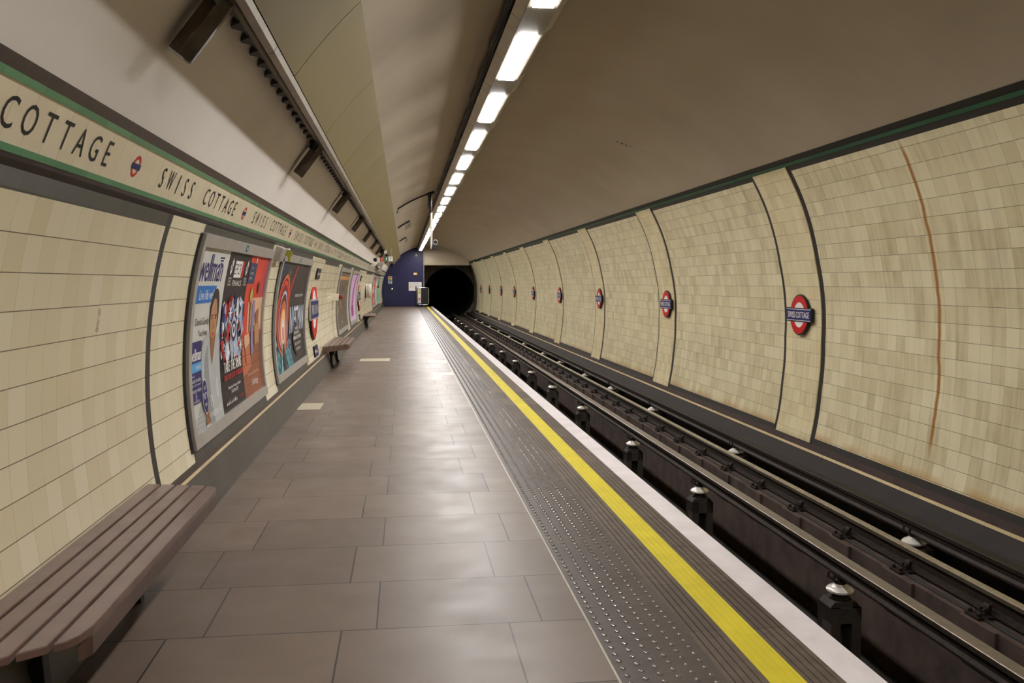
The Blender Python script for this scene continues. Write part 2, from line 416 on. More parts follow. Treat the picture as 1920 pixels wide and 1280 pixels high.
wall_patch(mb, Y0, Y1, 190.45, 190.9, 'tile_cream_bead'); wall_patch(mb, Y0, Y1, 190.9, 197.0, 'tile_skirt')
wall_l = tag(mb.build('wall_left', smooth='all'), kind='structure')
# charcoal surrounds between boards (top and bottom of the board zone)
mb = MB()
for a, b in ((6.0, 9.06), (9.86, 12.86), (18.92, 22.2), (23.1, 26.4), (39.0, 50.0)):
    wall_patch(mb, a, b, 159.48, 160.6, 'tile_charcoal', .003); wall_patch(mb, a, b, 187.9, 189.7, 'tile_charcoal', .003)
tag(mb.build('trim_5'), kind='structure')
mb = MB(); wall_patch(mb, Y0, Y1, 153.17, 154.05, 'tile_brown', .004); mb2 = mb
tag(mb.build('trim_1'), kind='structure')
mb = MB(); wall_patch(mb, Y0, Y1, 154.05, 154.55, 'tile_green', .007); wall_patch(mb, Y0, Y1, 158.15, 158.62, 'tile_green', .007)
for t in (154.05, 154.55, 158.15, 158.62):
    mb.face([W(Y0, t, 0), W(Y1, t, 0), W(Y1, t, .007), W(Y0, t, .007)], 'tile_green')
tag(mb.build('trim_2'), kind='structure')
mb = MB(); wall_patch(mb, Y0, Y1, 154.55, 158.15, 'tile_frieze', .002)
frieze = tag(mb.build('trim_3'), 'cream tiled name frieze above the left wall', kind='structure')
# station name, one letter to a tile, and a roundel between names
KF = 3.08*math.pi/180
TP = .1536; per = 18*TP
for q in range(0, 22):
    base = 4.733-2*per+q*per
    if base > 55: break
    s = Sheet(left_fn(base, 157.35, .002), .2)
    pos = [0, 1, 2, 3, 4, 6.5, 7.5, 8.5, 9.5, 10.5, 11.5, 12.5]
    for ch, p in zip('SWISSCOTTAGE', pos):
        vs, fs, x0, x1, y0, y1 = text_mesh(ch); hh = .108
        wd = (x1-x0)*hh/.73*1.02; s.L = 0
        s.text(ch, p*TP, -.0, hh, 'ink_black', w={'I': .016}.get(ch, min(wd, .105)), center=True, full=True)
    s.build('station_name', frieze)
    if base+15*TP < 57:
        s = Sheet(left_fn(base+15.05*TP, 157.35, .002), .2)
        s.ring(0, .052, .052, .052, .016, 'rd_red'); s.rect(-.062, .038, .062, .066, 'rd_blue'); s.build('roundel_mark', frieze)
# ---- right wall
mb = MB(); RB, RT = -19.5, 35.65
pc = [4.5+5.5*i for i in range(-2, 11)]; pc = [9.95+5.52*i for i in range(-3, 9)]
prev = Y0
for c in pc:
    a, b = c-.50, c+.50
    wall_patch(mb, prev, a, RB, RT, 'tile_right', side=-1, v0=0)
    wall_patch(mb, prev, a, -20.7, RB, 'black_strip', side=-1); wall_patch(mb, prev, a, RT, 36.75, 'black_strip', side=-1)
    wall_patch(mb, a, a+.09, -20.7, 36.75, 'black_strip', side=-1); wall_patch(mb, b-.0, b+.09, -20.7, 36.75, 'black_strip', side=-1)
    wall_patch(mb, a+.09, b, -20.7, 36.75, 'tile_right_pier', .012, side=-1, v0=0)
    edge_return(mb, a+.09, -20.7, 36.75, .012, 'tile_right_pier'); edge_return(mb, b, -20.7, 36.75, .012, 'tile_right_pier')
    prev = b+.09
wall_patch(mb, prev, Y1, RB, RT, 'tile_right', side=-1, v0=0); wall_patch(mb, prev, Y1, -20.7, RB, 'black_strip', side=-1); wall_patch(mb, prev, Y1, RT, 36.75, 'black_strip', side=-1)
wall_r = tag(mb.build('wall_right', smooth='all'), kind='structure')
mb = MB(); wall_patch(mb, Y0, Y1, -22.0, -20.7, 'tile_brown_right', side=-1); tag(mb.build('trim_6'), kind='structure')
mb = MB(); wall_patch(mb, Y0, Y1, -22.5, -22.0, 'tile_cream_bead', .006, side=-1); mb.face([W(Y0, -22.5, 0), W(Y1, -22.5, 0), W(Y1, -22.5, .006), W(Y0, -22.5, .006)], 'tile_cream_bead'); tag(mb.build('trim_7'), kind='structure')
mb = MB(); wall_patch(mb, Y0, Y1, 36.75, 37.45, 'tile_green_right', .008, side=-1); wall_patch(mb, Y0, Y1, 37.45, 38.56, 'black_strip', .004, side=-1); tag(mb.build('trim_4'), kind='structure')
# dark painted skirting below, down to the track bed
mb = MB(); p = W(0, -22.5)
for z0, z1, x0, x1 in ((p.z, -.52, p.x, 4.53), (-.52, -.56, 4.53, 4.47), (-.56, -.98, 4.47, 4.47)):
    mb.face([(x0, Y0, z0), (x0, Y1+3, z0), (x1, Y1+3, z1), (x1, Y0, z1)], 'skirt_dark')
tag(mb.build('baseboard_right'), kind='structure')
# ---- vault
mb = MB(); wall_patch(mb, Y0, Y1, 38.5, 134, 'plaster'); wall_patch(mb, Y0, Y1, 134, 153.2, 'plaster_lit')  # one plaster in two tones: dim light painted overhead, bright strip at left
ceil = tag(mb.build('ceiling', smooth='all'), kind='structure')
rnd = random.Random(3)
mb = MB()
for (y, th, l) in ((12.80, 60.7, .09), (12.76, 59.7, .10), (12.74, 58.6, .09), (12.68, 57.4, .06), (12.62, 56.8, .05), (12.58, 54.6, .06), (12.57, 53.8, .03)):
    for q in range(3):
        dy, dt = rnd.uniform(-.04, .04), rnd.uniform(-.4, .4); pts = []
        for i in range(7):
            a = i*2*math.pi/7; r = rnd.uniform(.5, 1); pts.append(W(y+dy+l*.35*r*math.cos(a), th+dt+l*4.5*r*math.sin(a)*.6, .002))
        mb.face(pts, 'sign_dark')
mb.build('flaked_paint', ceil, fix=False)
mb = MB()
for i in range(5):
    y = 4.30-.004*i; th = 169.3+i*.42
    for rr in (.020, .012):
        n = 10
        for q in range(n):
            if rnd.random() < .35: continue
            a, b = q*2*math.pi/n, (q+1)*2*math.pi/n
            mb.face([W(y+r_*math.cos(t_), th+r_*.55*math.sin(t_)/KF, .0015) for r_, t_ in ((rr, a), (rr, b), (rr*.8, b), (rr*.8, a))], 'p_tan')
mb.build('worn_glaze_marks', wall_l, fix=False)

# ---- far end: blue bulkhead wall, plaster header, running tunnel portal
def profile_pts(xa, xb, n=40):
    """points of the vault between two x values, left to right"""
    out = []
    for i in range(n+1):
        th = 200-(240)*i/n; p = W(0, th)
        out.append((p.x, p.z))
    return out
yF = 57.5
def vault_z(x):
    best = None
    for i in range(0, 361):
        th = 30+i*.5
        if th > 195: break
        p = W(0, th)
        if best is None or abs(p.x-x) < best[0]: best = (abs(p.x-x), p.z)
    return best[1]
XL = -1.44
mb = MB()
prof = [(-1.43, 0), (1.24, 0)]+[(x, vault_z(x)+.01) for x in (1.24, 1.0, .6, .2, -.2, -.5, -.8, -1.0, -1.15)]
prof += [(W(0, th).x, W(0, th).z) for th in (157, 162, 168, 175, 182, 188, 194)]
n = len(prof)
for a, b in ((yF, yF+.08),): mb.prism(prof, a, b, 'blue_wall')
wall_far = tag(mb.build('wall_far'), 'dark blue painted hoarding closing the end of the platform', kind='structure')
mb = MB()
for x in (.093, .757): mb.box((x-.012, yF-.012, 2.36), (x+.012, yF, 3.7 if x > .5 else 3.6), 'blue_door')
mb.box((-1.40, yF-.012, 2.34), (1.23, yF, 2.37), 'blue_door'); mb.build('panel_seam', wall_far)
door = empty('door_1', (-.9, yF, 0)); tag(door, 'blue staff door in the hoarding at the platform end', kind='structure')
mb = MB(); mb.box((-.37, -.03, .02), (.37, -.002, 2.05), 'blue_door'); mb.build('door_leaf', door, bevel=.004)
mb = MB(); mb.box((-.42, -.04, .01), (-.37, -.002, 2.10), 'blue_wall'); mb.box((.37, -.04, .01), (.42, -.002, 2.10), 'blue_wall'); mb.box((-.42, -.04, 2.05), (.42, -.002, 2.10), 'blue_wall'); mb.build('door_frame', door)
MB().lathe([(.03, 0), (.075, -.03), (.075, -.07), (.04, -.10), (.0, -.105)], 'steel', (.10, -.03, 1.13), axis='y').build('door_knob', door, smooth=True)
s = Sheet(lambda u, v, L: Vector((-.13+u, -.031-L*.0012, 1.5+v)))
s.rect(0, 0, .24, .47, 'p_white'); s.rect(.02, .36, .22, .45, 'p_ired'); s.rect(.02, .27, .22, .36, 'p_yel'); s.rect(.02, .16, .22, .27, 'p_exit'); s.rect(.02, .02, .22, .15, 'p_grey')
for i in range(4): s.rect(.04, .03+i*.03, .16, .04+i*.03, 'ink_black')
s.ell(.05, .41, .025, .025, 'p_white'); s.ell(.05, .315, .022, .022, 'ink_black'); s.ell(.05, .215, .022, .022, 'p_white'); s.build('notice', door)
# header over the track
mb = MB()
hx = [1.24, 1.6, 2.0, 2.4, 2.8, 3.2, 3.5, 3.8, 4.05, 4.22]
prof = [(1.24, 2.70), (4.30, 2.70)]+[(x, vault_z(x)+.01) for x in reversed(hx)]
mb.prism(prof, yF, yF+.25, 'plaster'); tag(mb.build('wall_far_header'), kind='structure')
# chamber behind and portal
mb = MB(); yP = 60.5
wall_patch(mb, Y1, yP, 36, 110, 'tunnel_face'); wall_patch(mb, Y1, yP, -25, 36, 'tunnel_face'); 
mb.face([(1.26, Y1, -1), (1.26, yP, -1), (1.26, yP, 4), (1.26, Y1, 4)], 'tunnel_face')
N = 48; cx, cz, R = 3.10, .85, 1.74
ring_i = [(cx+R*math.cos(2*math.pi*i/N), cz+R*math.sin(2*math.pi*i/N)) for i in range(N)]
def outer(i):
    a = 2*math.pi*i/N; c_, s_ = math.cos(a), math.sin(a); r = 9
    if c_ < 0: r = min(r, (cx-1.2)/-c_)
    if c_ > 0: r = min(r, (4.95-cx)/c_)
    if s_ > 0: r = min(r, (4.05-cz)/s_)
    if s_ < 0: r = min(r, (cz+1.1)/-s_)
    r = max(r, R); return (cx+r*c_, cz+r*s_)
for i in range(N):
    j = (i+1) % N; a, b, c_, d = ring_i[i], ring_i[j], outer(j), outer(i)
    mb.face([(a[0], yP, a[1]), (b[0], yP, b[1]), (c_[0], yP, c_[1]), (d[0], yP, d[1])], 'tunnel_face')
    mb.face([(a[0], yP, a[1]), (b[0], yP, b[1]), (b[0], yP+30, b[1]), (a[0], yP+30, a[1])], 'tunnel_black')
mb.face([(p_[0], yP+30, p_[1]) for p_ in ring_i], 'tunnel_black')
tag(mb.build('wall_tunnel_portal', fix=False), 'round black mouth of the running tunnel', kind='structure')
MB().tube([(1.275, yF-.03, 0), (1.275, yF-.03, 3.35)], .03, 'grey_metal').build('corner_post', wall_far)
# near closure behind the camera
mb = MB(); N = 40
pts = [W(Y0, -40+240*i/N) for i in range(N+1)]; mb.face(pts, 'plaster_dark'); tag(mb.build('wall_back', fix=False), kind='structure')

# ---- track bed
mb = MB()
for x0, x1, z0, z1, m in ((1.74, 2.70, -.74, -.74, 'concrete_dark'), (2.70, 2.70, -.74, -1.45, 'concrete_dark'), (2.70, 3.66, -1.45, -1.45, 'ballast_dark'), (3.66, 3.66, -1.45, -1.55, 'tunnel_black'),  # groove faces painted black for the shadow along the pit wall's foot
        (3.66, 3.80, -1.55, -1.55, 'tunnel_black'), (3.80, 3.80, -1.55, -.72, 'concrete_block'), (3.80, 4.13, -.72, -.72, 'concrete_block'), (4.13, 4.47, -.72, -.98, 'ballast_dark')):
    mb.face([(x0, Y0, z0), (x0, yP, z0), (x1, yP, z1), (x1, Y0, z1)], m)
bed = tag(mb.build('floor_track_bed'), 'dark concrete track bed with the drainage pit down its middle', kind='structure')
MB().box((2.0, yP, -1.6), (4.6, yP+30, -.74), 'ballast_dark').build('tunnel_bed', bed)
mb = MB(); y = 3.2; rnd = random.Random(9)
while y < 57:
    wdt = rnd.uniform(.36, .44); mb.box((3.775, y, -1.02), (3.80, y+wdt, -.715), 'concrete_block'); y += .94
mb.build('sleeper_end', bed, bevel=.004)

# ================================================================== THINGS
ORD = ['first','second','third','fourth','fifth','sixth','seventh','eighth','ninth','tenth','eleventh','twelfth','thirteenth','fourteenth','fifteenth','sixteenth','seventeenth','eighteenth','nineteenth','twentieth','twenty-first','twenty-second','twenty-third','twenty-fourth','twenty-fifth','twenty-sixth','twenty-seventh','twenty-eighth','twenty-ninth','thirtieth']
TENS = {3: 'thirty', 4: 'forty', 5: 'fifty', 6: 'sixty'}
def ordn(i):
    if i < 30: return ORD[i]
    k = i+1; t = TENS[k//10]
    return {3: 'thirtieth', 4: 'fortieth', 5: 'fiftieth', 6: 'sixtieth'}[k//10] if k % 10 == 0 else t+'-'+ORD[k % 10-1]
# ---- rails
def rail_prof(h, head, foot):
    return [(-foot/2, -h), (foot/2, -h), (foot/2, -h+.012), (.012, -h+.03), (.009, -.04), (head/2, -.034), (head/2, -.006), (head/2-.008, 0), (-head/2+.008, 0), (-head/2, -.006), (-head/2, -.034), (-.009, -.04), (-.012, -h+.03), (-foot/2, -h+.012)]
def rail(name, x, z, prof, mtop, label, cat, split=-.036):
    r = empty(name, (x, 0, z)); tag(r, label, cat)
    a = [(px, max(pz, split)) for px, pz in prof if pz > split-.004]
    MB().prism(a, Y0, yP+20, mtop).build('rail_head', r)
    b = [(px, pz) for px, pz in prof if pz <= split+.004]
    MB().prism(b, Y0, yP+20, 'rail_side').build('rail_web', r)
    return r
rail('running_rail', 4.0, -.56, rail_prof(.145, .070, .135), 'rail_head', 'bright worn running rail on chairs, farther from the platform', 'rail')
rail('running_rail', 2.48, -.56, rail_prof(.145, .070, .135), 'rail_head', 'running rail close under the white platform edge, mostly hidden', 'rail')
cp = [(-.05, -.125), (.05, -.125), (.05, -.108), (.034, -.085), (.034, -.045), (.05, -.035), (.05, -.004), (.046, 0), (-.046, 0), (-.05, -.004), (-.05, -.035), (-.034, -.045), (-.034, -.085), (-.05, -.108)]
rail('conductor_rail', 3.28, -.535, cp, 'conductor_top', 'grey brown centre conductor rail carried over the pit on tall posts', 'rail', -.04)
rail('conductor_rail', 4.31, -.465, cp, 'rail_side', 'black outer conductor rail beside the tiled wall', 'rail', -.04)
# ---- posts with insulators under the centre conductor rail
def pot(parent, z):
    MB().lathe([(.055, z-.040), (.078, z-.036), (.100, z-.022), (.102, z-.008), (.085, z+.010), (.052, z+.024), (.045, z+.036)], 'porcelain', n=24).build('insulator', parent, smooth=True)
    mb = MB(); mb.lathe([(.045, z+.036), (.045, z+.060), (.03, z+.075)], 'iron', n=12)
    for sx in (-1, 1):
        for sy in (-1, 1): mb.tube([(sx*.03, sy*.02, z+.055), (sx*.075, sy*.045, z+.075), (sx*.068, sy*.045, z+.115)], .011, 'iron', 6)
    mb.build('rail_clamp', parent)
ys = [3.0, 6.157, 9.346, 12.232, 15.87, 19.18, 22.40, 25.70, 29.27, 32.90]+[36.3+3.4*i for i in range(7)]
src = None
for i, y in enumerate(ys):
    lab = 'dark post with a white pot insulator in the track pit, %s from the camera' % ordn(max(0, i-1)) if i else 'dark insulator post in the pit before the nearest visible one'
    if i == 0: continue
    if src is None:
        r = empty('insulator_post', (3.28, y, -1.45)); mb = MB()
        # post body: two legs with a slot, a cap
        mb.box((-.12, -.11, 0), (-.045, .11, .56), 'concrete_dark'); mb.box((.045, -.11, 0), (.12, .11, .56), 'concrete_dark')
        mb.box((-.12, .03, 0), (.12, .11, .56), 'concrete_dark'); mb.box((-.12, -.11, .44), (.12, .11, .56), 'concrete_dark'); mb.box((-.12, -.11, 0), (.12, .11, .12), 'concrete_dark')
        mb.prism([(-.12, .56), (.12, .56), (.085, .60), (-.085, .60)], -.09, .09, 'concrete_dark')
        mb.build('post', r)
        MB().lathe([(.085, .60), (.085, .615), (.06, .632)], 'iron', n=8).build('base_plate', r)
        mb_z = .68; pot(r, .68); src = r
        # post local z .68 is world -.77
    else: r = copy_tree(src); r.location.y = y
    tag(r, lab, 'insulator post', 'insulator posts in the track pit')
ys = [3.2, 6.851, 10.889, 14.736, 17.788, 20.449, 23.838, 26.844, 31.2, 35.6, 39.8, 44.0, 48.3, 52.5]
src = None
for i, y in enumerate(ys[1:]):
    if src is None:
        r = empty('pot_insulator', (4.31, y, -.772)); pot(r, .125)
        MB().box((-.14, -.11, -.06), (.13, .11, .072), 'concrete_dark').build('base_block', r, bevel=.008); src = r
    else: r = copy_tree(src); r.location.y = y
    tag(r, 'white pot insulator under the outer conductor rail by the wall, %s from the camera' % ordn(i), 'insulator', 'pot insulators beside the tiled wall')
# ---- chairs holding the running rail
src = None; i = 0; y = 4.43
while y < 57:
    if src is None:
        r = empty('rail_chair', (3.93, y, -.72))
        mb = MB(); mb.box((-.12, -.075, 0), (.0, .075, .022), 'iron'); mb.prism([(-.05, .02), (.0, .02), (.02, .09), (-.01, .09)], -.03, .03, 'iron'); mb.build('base', r, bevel=.004)
        mb = MB(); n = 10
        pts = [(-.055+.028*math.cos(t*2*math.pi/n), .028*math.sin(t*2*math.pi/n), .06+.012*math.cos(t*4*math.pi/n)) for t in range(n)]
        mb.tube(pts+[pts[0], (.0, .012, .05)], .009, 'iron', 6); mb.build('spring_clip', r)
        for sy in (-1, 1): MB().lathe([(.016, .022), (.016, .045), (.01, .05)], 'iron', (-.095, sy*.05, 0), 6).build('bolt', r)
        src = r
    else: r = copy_tree(src); r.location.y = y
    tag(r, 'rusty iron chair clipping the far running rail, %s from the camera' % ordn(i), 'rail chair', 'rail chairs along the far running rail')
    y += .94; i += 1
mb = MB(); mb.tube([(3.86, Y0, -.712), (3.86, 57, -.712)], .012, 'cable_black', 6); o = mb.build('track_cable'); tag(o, 'thin black cable running between the rail chairs', 'cable')

# ---- ceiling lights
PX = 1.055; ZB = 3.635
def light_module():
    r = empty('ceiling_light', (PX, 0, ZB))
    # lamp recess with its border, length 1.66, then a blank cover plate
    mb = MB()
    L0, L1, H = 0, 1.66, 2.38
    mb.box((-.117, L0, -.004), (-.078, L1, .01), 'light_plate'); mb.box((.078, L0, -.004), (.117, L1, .01), 'light_plate')
    mb.box((-.078, L0, -.004), (.078, L0+.03, .01), 'light_plate'); mb.box((-.078, L1-.03, -.004), (.078, L1, .01), 'light_plate'); mb.build('lamp_frame', r)
    MB().box((-.078, L0+.03, -.016), (.078, L1-.03, .012), 'diffuser').build('diffuser', r)
    MB().box((-.117, L1+.006, -.004), (.117, H-.006, .01), 'light_plate').build('cover_plate', r)
    for (a, b) in ((L0, L1+.35), (L1+.36, H-.006)):
        mb = MB(); mb.prism([(-.119, -.002), (-.195, .055), (-.195, .062), (-.119, .006)], a, b, 'light_housing'); mb.build('left_side_panel', r)
    mb = MB(); mb.prism([(.119, -.002), (.190, .050), (.190, .057), (.119, .006)], L1-.12, H-.006, 'light_housing'); mb.build('right_side_panel', r)
    mb = MB(); mb.prism([(.119, .0), (.165, .045), (.165, .052), (.119, .008)], 0, L1-.12, 'light_housing'); mb.build('right_side_panel', r)
    z = .25
    mb = MB(); mb.prism([(-.175, .062), (-.165, .22), (.15, .27), (.15, .055), (.117, .012), (-.117, .012)], 0, H, 'cable_black'); mb.build('housing', r)
    return r
src = light_module(); Ystart = 7.40; pit_ = 2.375; i0 = -4
for i in range(i0, 21):
    r = src if i == i0 else copy_tree(src); r.location.y = Ystart+i*pit_
    if i == -2:                       # left unlit on purpose, to keep the foreground darker
        for ch in [x for x in COL.objects if x.parent == r and x.name.startswith('diffuser')]:
            ch.data = ch.data.copy(); ch.data.materials[0] = MATS['white_box']
    if i == -1: lab = 'ceiling light cut off by the top edge of the photo'
    elif i == -2: lab = 'ceiling light above the viewpoint, left unlit to darken the foreground'
    elif i < -1: lab = 'ceiling light behind the viewpoint'
    else: lab = 'long rectangular ceiling light in the row, %s whole one from the camera' % ordn(i)
    tag(r, lab, 'ceiling light', 'row of ceiling lights above the platform')
# bundle of cables hung beside the lights
mb = MB(); rnd = random.Random(5)
pts = []; y = Y0
while y < 57:
    pts.append((.845+.012*math.sin(y*5.2)+rnd.uniform(-.006, .006), y, 3.79+.018*math.sin(y*5.2+1))); y += .3
mb.tube(pts, .028, 'cable_black', 6)
mb.tube([(x+.02, y, z-.035) for x, y, z in pts], .014, 'cable_black', 6)
tag(mb.build('cable_bundle', smooth=True), 'black wavy cable bundle along the left side of the ceiling lights', 'cable')

# ---- cream ceiling panels and the cable tray
mb = MB()
def panel(y0, y1):
    m_ = MB(); P = [(-.622, 2.745), (-.53, 2.865), (-.44, 2.975), (-.345, 3.078), (-.236, 3.19)]
    Q = [(x+.008, z-.006) for x, z in P]
    m_.prism([(x-.004, z+.004) for x, z in P]+[(x, z) for x, z in reversed(P)], y0+.006, y1-.006, 'enamel_panel')
    return m_
i = 0; y = 5.27-2*6
first = None
while y < 57:
    y2 = min(y+2.0, 57.4)
    if first is None or y2-y < 1.9:
        base = y; o = panel(0, y2-y).build('ceiling_panel', smooth=True); first = first or o
    else: o = first.copy(); COL.objects.link(o)
    o.location.y = y
    if y+2 > 4.8: i += 1; lab = 'cream enamel ceiling panel right of the cable tray, %s from the camera' % ordn(i-1)
    else: lab = 'cream enamel ceiling panel behind the viewpoint'
    tag(o, lab, 'ceiling panel', 'cream ceiling panels beside the cable tray'); y += 2.0
tray = empty('cable_tray', (0, 0, 0)); tag(tray, 'long brown steel cable tray under the vault left of the cream panels', 'cable tray')
y = Y0
while y < 57:
    y2 = min(y+2.9, 57.3)
    MB().prism([(-.672, 2.698), (-.640, 2.710), (-.626, 2.740), (-.64, 2.765), (-.685, 2.712)], y, y2-.008, 'beam_metal').build('beam', tray); y = y2
mb = MB(); mb.prism([(-.752, 2.765), (-.690, 2.705), (-.64, 2.79), (-.68, 2.90), (-.735, 2.86)], Y0, 57.3, 'dark_grey_metal'); mb.build('side_channel', tray)
mb = MB(); mb.tube([(-.765, Y0, 2.80), (-.765, 57.2, 2.80)], .018, 'cable_black', 6); mb.tube([(-.745, Y0, 2.835), (-.745, 57.2, 2.835)], .02, 'cable_black', 6); mb.build('cable', tray)
mb = MB(); pr = [(-.700, 2.83), (-.800, 2.79), (-.785, 2.835), (-.72, 2.93)]
for j in range(100):
    y = 3.4+.25*j
    M_ = MB(); M_.add([(-.755, y-.080, 2.772), (-.755, y+.080, 2.772), (-.812, y-.018, 2.768), (-.812, y+.018, 2.768), (-.745, y-.080, 2.84), (-.745, y+.080, 2.84), (-.808, y-.018, 2.795), (-.808, y+.018, 2.795)],
        [(0,1,3,2), (4,6,7,5), (0,2,6,4), (1,5,7,3), (2,3,7,6), (0,4,5,1)], 'cable_black'); M_.build('cable_hook', tray)
mb = MB(); mb.prism([(-.838, 2.768), (-.826, 2.782), (-.834, 2.792), (-.846, 2.778)], Y0, 57.2, 'sign_dark'); mb.build('edge_angle', tray)
# ---- grey box arms reaching down the vault from the tray
def arm():
    r = empty('box_arm', (0, 0, 0)); o = W(0, 139.6); e_ = W(0, 146.7); L_ = (e_-o).length; d = (e_-o)/L_; nrm = Vector((-d.z, 0, d.x))
    if nrm.dot(Vector((PC[0], 0, PC[1]))-o) < 0: nrm = -nrm
    M = Matrix(((d.x, 0, nrm.x, o.x), (0, 1, 0, 0), (d.z, 0, nrm.z, o.z), (0, 0, 0, 1)))
    sec = [(-.062, .035), (.075, .03), (.075, .108), (.008, .122), (-.062, .085)]
    mb = MB(); n = len(sec); mb.add([M @ Vector((q, y_, z_)) for q in (.0, L_) for y_, z_ in sec], [tuple(range(n-1, -1, -1)), tuple(range(n, 2*n))]+[(i, (i+1) % n, n+(i+1) % n, n+i) for i in range(n)], 'dark_grey_metal'); mb.build('box', r, bevel=.004)
    MB().box((L_+.001, -.06, .04), (L_+.008, .07, .10), 'grey_metal', M).build('end_cap', r)
    mb = MB(); mb.box((.06, -.16, .05), (.13, -.075, .10), 'black_metal', M)
    mb.tube([M @ Vector(p) for p in ((.09, -.15, .07), (.04, -.21, .06), (.0, -.19, .08), (.0, -.10, .10))], .022, 'black_metal', 8)
    mb.tube([M @ Vector(p) for p in ((.14, -.15, .06), (.06, -.15, .06))], .03, 'black_metal', 8); mb.build('clamp', r)
    return r
src = arm()
for i, y in enumerate((3.90, 8.0, 12.1, 16.4, 20.6, 25.2, 29.6, 34.2, 38.8, 43.4)):
    r = src if i == 0 else copy_tree(src); r.location.y = y
    tag(r, 'dark grey box arm reaching down from the cable tray, %s from the camera' % ordn(i), 'bracket', 'box arms along the cable tray')

# ---- roundel signs on the track wall
def roundel(r, w_, d, bar_h, mode):
    """plate lies in local xz plane facing -y; origin is its centre"""
    fn = lambda u, v, L: Vector((u, -.020-L*.0012, v))
    def disc(rad_, y0, y1, m, name, inner=0):
        mb = MB(); n = 44
        o_ = [(rad_*math.cos(2*math.pi*i/n), rad_*math.sin(2*math.pi*i/n)) for i in range(n)]
        if not inner: mb.prism(o_, y0, y1, m)
        else:
            i_ = [(inner*math.cos(2*math.pi*i/n), inner*math.sin(2*math.pi*i/n)) for i in range(n)]
            for i in range(n):
                j = (i+1) % n
                for ring_, ya, yb in ((0, y1, y1),):
                    mb.face([(o_[i][0], y1, o_[i][1]), (o_[j][0], y1, o_[j][1]), (i_[j][0], y1, i_[j][1]), (i_[i][0], y1, i_[i][1])], m)
                mb.face([(o_[i][0], y0, o_[i][1]), (o_[j][0], y0, o_[j][1]), (o_[j][0], y1, o_[j][1]), (o_[i][0], y1, o_[i][1])], m)
                mb.face([(i_[i][0], y0, i_[i][1]), (i_[j][0], y0, i_[j][1]), (i_[j][0], y1, i_[j][1]), (i_[i][0], y1, i_[i][1])], m)
        return mb.build(name, r, smooth=True)
    R_ = d/2
    disc(R_+.016, .0, -.022, 'black_metal', 'backing')
    disc(R_*.70, -.0221, -.0235, 'rd_white', 'white_disc')
    disc(R_, -.0221, -.028, 'rd_red', 'red_ring', R_*.66)
    mb = MB(); e = .012; mb.box((-w_/2-e, -.030, -bar_h/2-e), (w_/2+e, .0, bar_h/2+e), 'black_metal' if mode else 'grey_frame'); mb.build('bar_frame', r, bevel=.003)
    mb = MB(); mb.box((-w_/2, -.033, -bar_h/2), (w_/2, -.029, bar_h/2), 'rd_blue'); b_ = mb.build('name_bar', r)
    s = Sheet(lambda u, v, L: Vector((u, -.0335-L*.0008, v)))
    s.rect(-w_/2+.004, bar_h/2-.010, w_/2-.004, bar_h/2-.003, 'rd_white'); s.rect(-w_/2+.004, -bar_h/2+.003, w_/2-.004, -bar_h/2+.010, 'rd_white', False)
    s.text('SWISS COTTAGE', 0, -bar_h*.25, bar_h*.50, 'rd_white', w=w_*.88, center=True, bold=.0022 if mode else .004); s.build('lettering', b_)
src = None
for i, y in enumerate((10.01, 15.41, 20.93, 26.45, 31.99, 37.6, 42.95, 48.9, 54.4)):
    if src is None:
        src = empty('station_roundel', (4.745, y, 1.165), math.radians(-90)); src.rotation_euler = (0, 0, -math.pi/2)
        roundel(src, .64, .46, .145, 1); r = src
        for sx in (-.12, .12): MB().tube([(sx, .0, 0), (sx, .040, 0)], .012, 'black_metal', 8).build('fixing', r)
    else: r = copy_tree(src); r.location.y = y
    tag(r, 'red ring station name sign on the far tiled wall, %s from the camera' % ordn(i), 'sign', 'name roundels on the track wall')

# ---- left wall signs on tiled piers
def pier_signs(y0, y1, yc, first):
    where = 'nearer one' if first else 'past the lilac poster'
    mb = MB(); ta, tb = 159.7, 188.9
    wall_patch(mb, y0, y1, ta, tb, 'tile_pier', .022, v0=TT)
    edge_return(mb, y0, ta, tb, .022, 'tile_pier'); edge_return(mb, y1, ta, tb, .022, 'tile_pier')
    tag(mb.build('trim_8' if first else 'trim_9'), kind='structure')
    r = empty('station_roundel', (-1.415, yc, 1.14)); r.rotation_euler = (0, 0, math.pi/2)
    roundel(r, 1.10, .92, .29, 0); tag(r, 'large red ring station name sign on the platform wall, '+where, 'sign')
    for nm, th, lab, txt in (('line_sign', 164.0, 'small dark line name sign above the large platform roundel, ', 'Jubilee line'), ('direction_sign', 187.0, 'small dark blue arrow sign low under the large platform roundel, ', 'arrow')):
        p = W(yc+.1, th, .03); g = empty(nm, p); tilt = math.radians(180-th); g.rotation_euler = (0, 0, math.pi/2)
        mb = MB(); mb.box((-.27, -.014, -.085), (.27, .010, .085), 'black_metal'); mb.build('plate', g, bevel=.003)
        s = Sheet(lambda u, v, L: Vector((u, -.0145-L*.0008, v)))
        s.rect(-.25, -.068, .25, .068, 'sign_dark' if txt != 'arrow' else 'rd_blue')
        if txt == 'arrow':
            s.poly([(-.22, 0), (-.16, .045), (-.16, .018), (-.06, .018), (-.06, -.018), (-.16, -.018), (-.16, -.045)], 'rd_white'); s.text('Exit', .0, -.028, .055, 'rd_white')
        else: s.text(txt, 0, -.024, .056, 'rd_white', w=.42, center=True)
        s.build('face', g)
        g.rotation_euler = (0, 0, math.pi/2)
        g.rotation_euler.rotate(Matrix.Rotation(math.radians((180-th)*.9), 3, 'Y').to_euler()) if True else None
        tag(g, lab+('nearer one' if first else 'farther one'), 'sign')
pier_signs(12.96, 14.72, 13.85, True)
pier_signs(26.55, 29.6, 27.55, False)

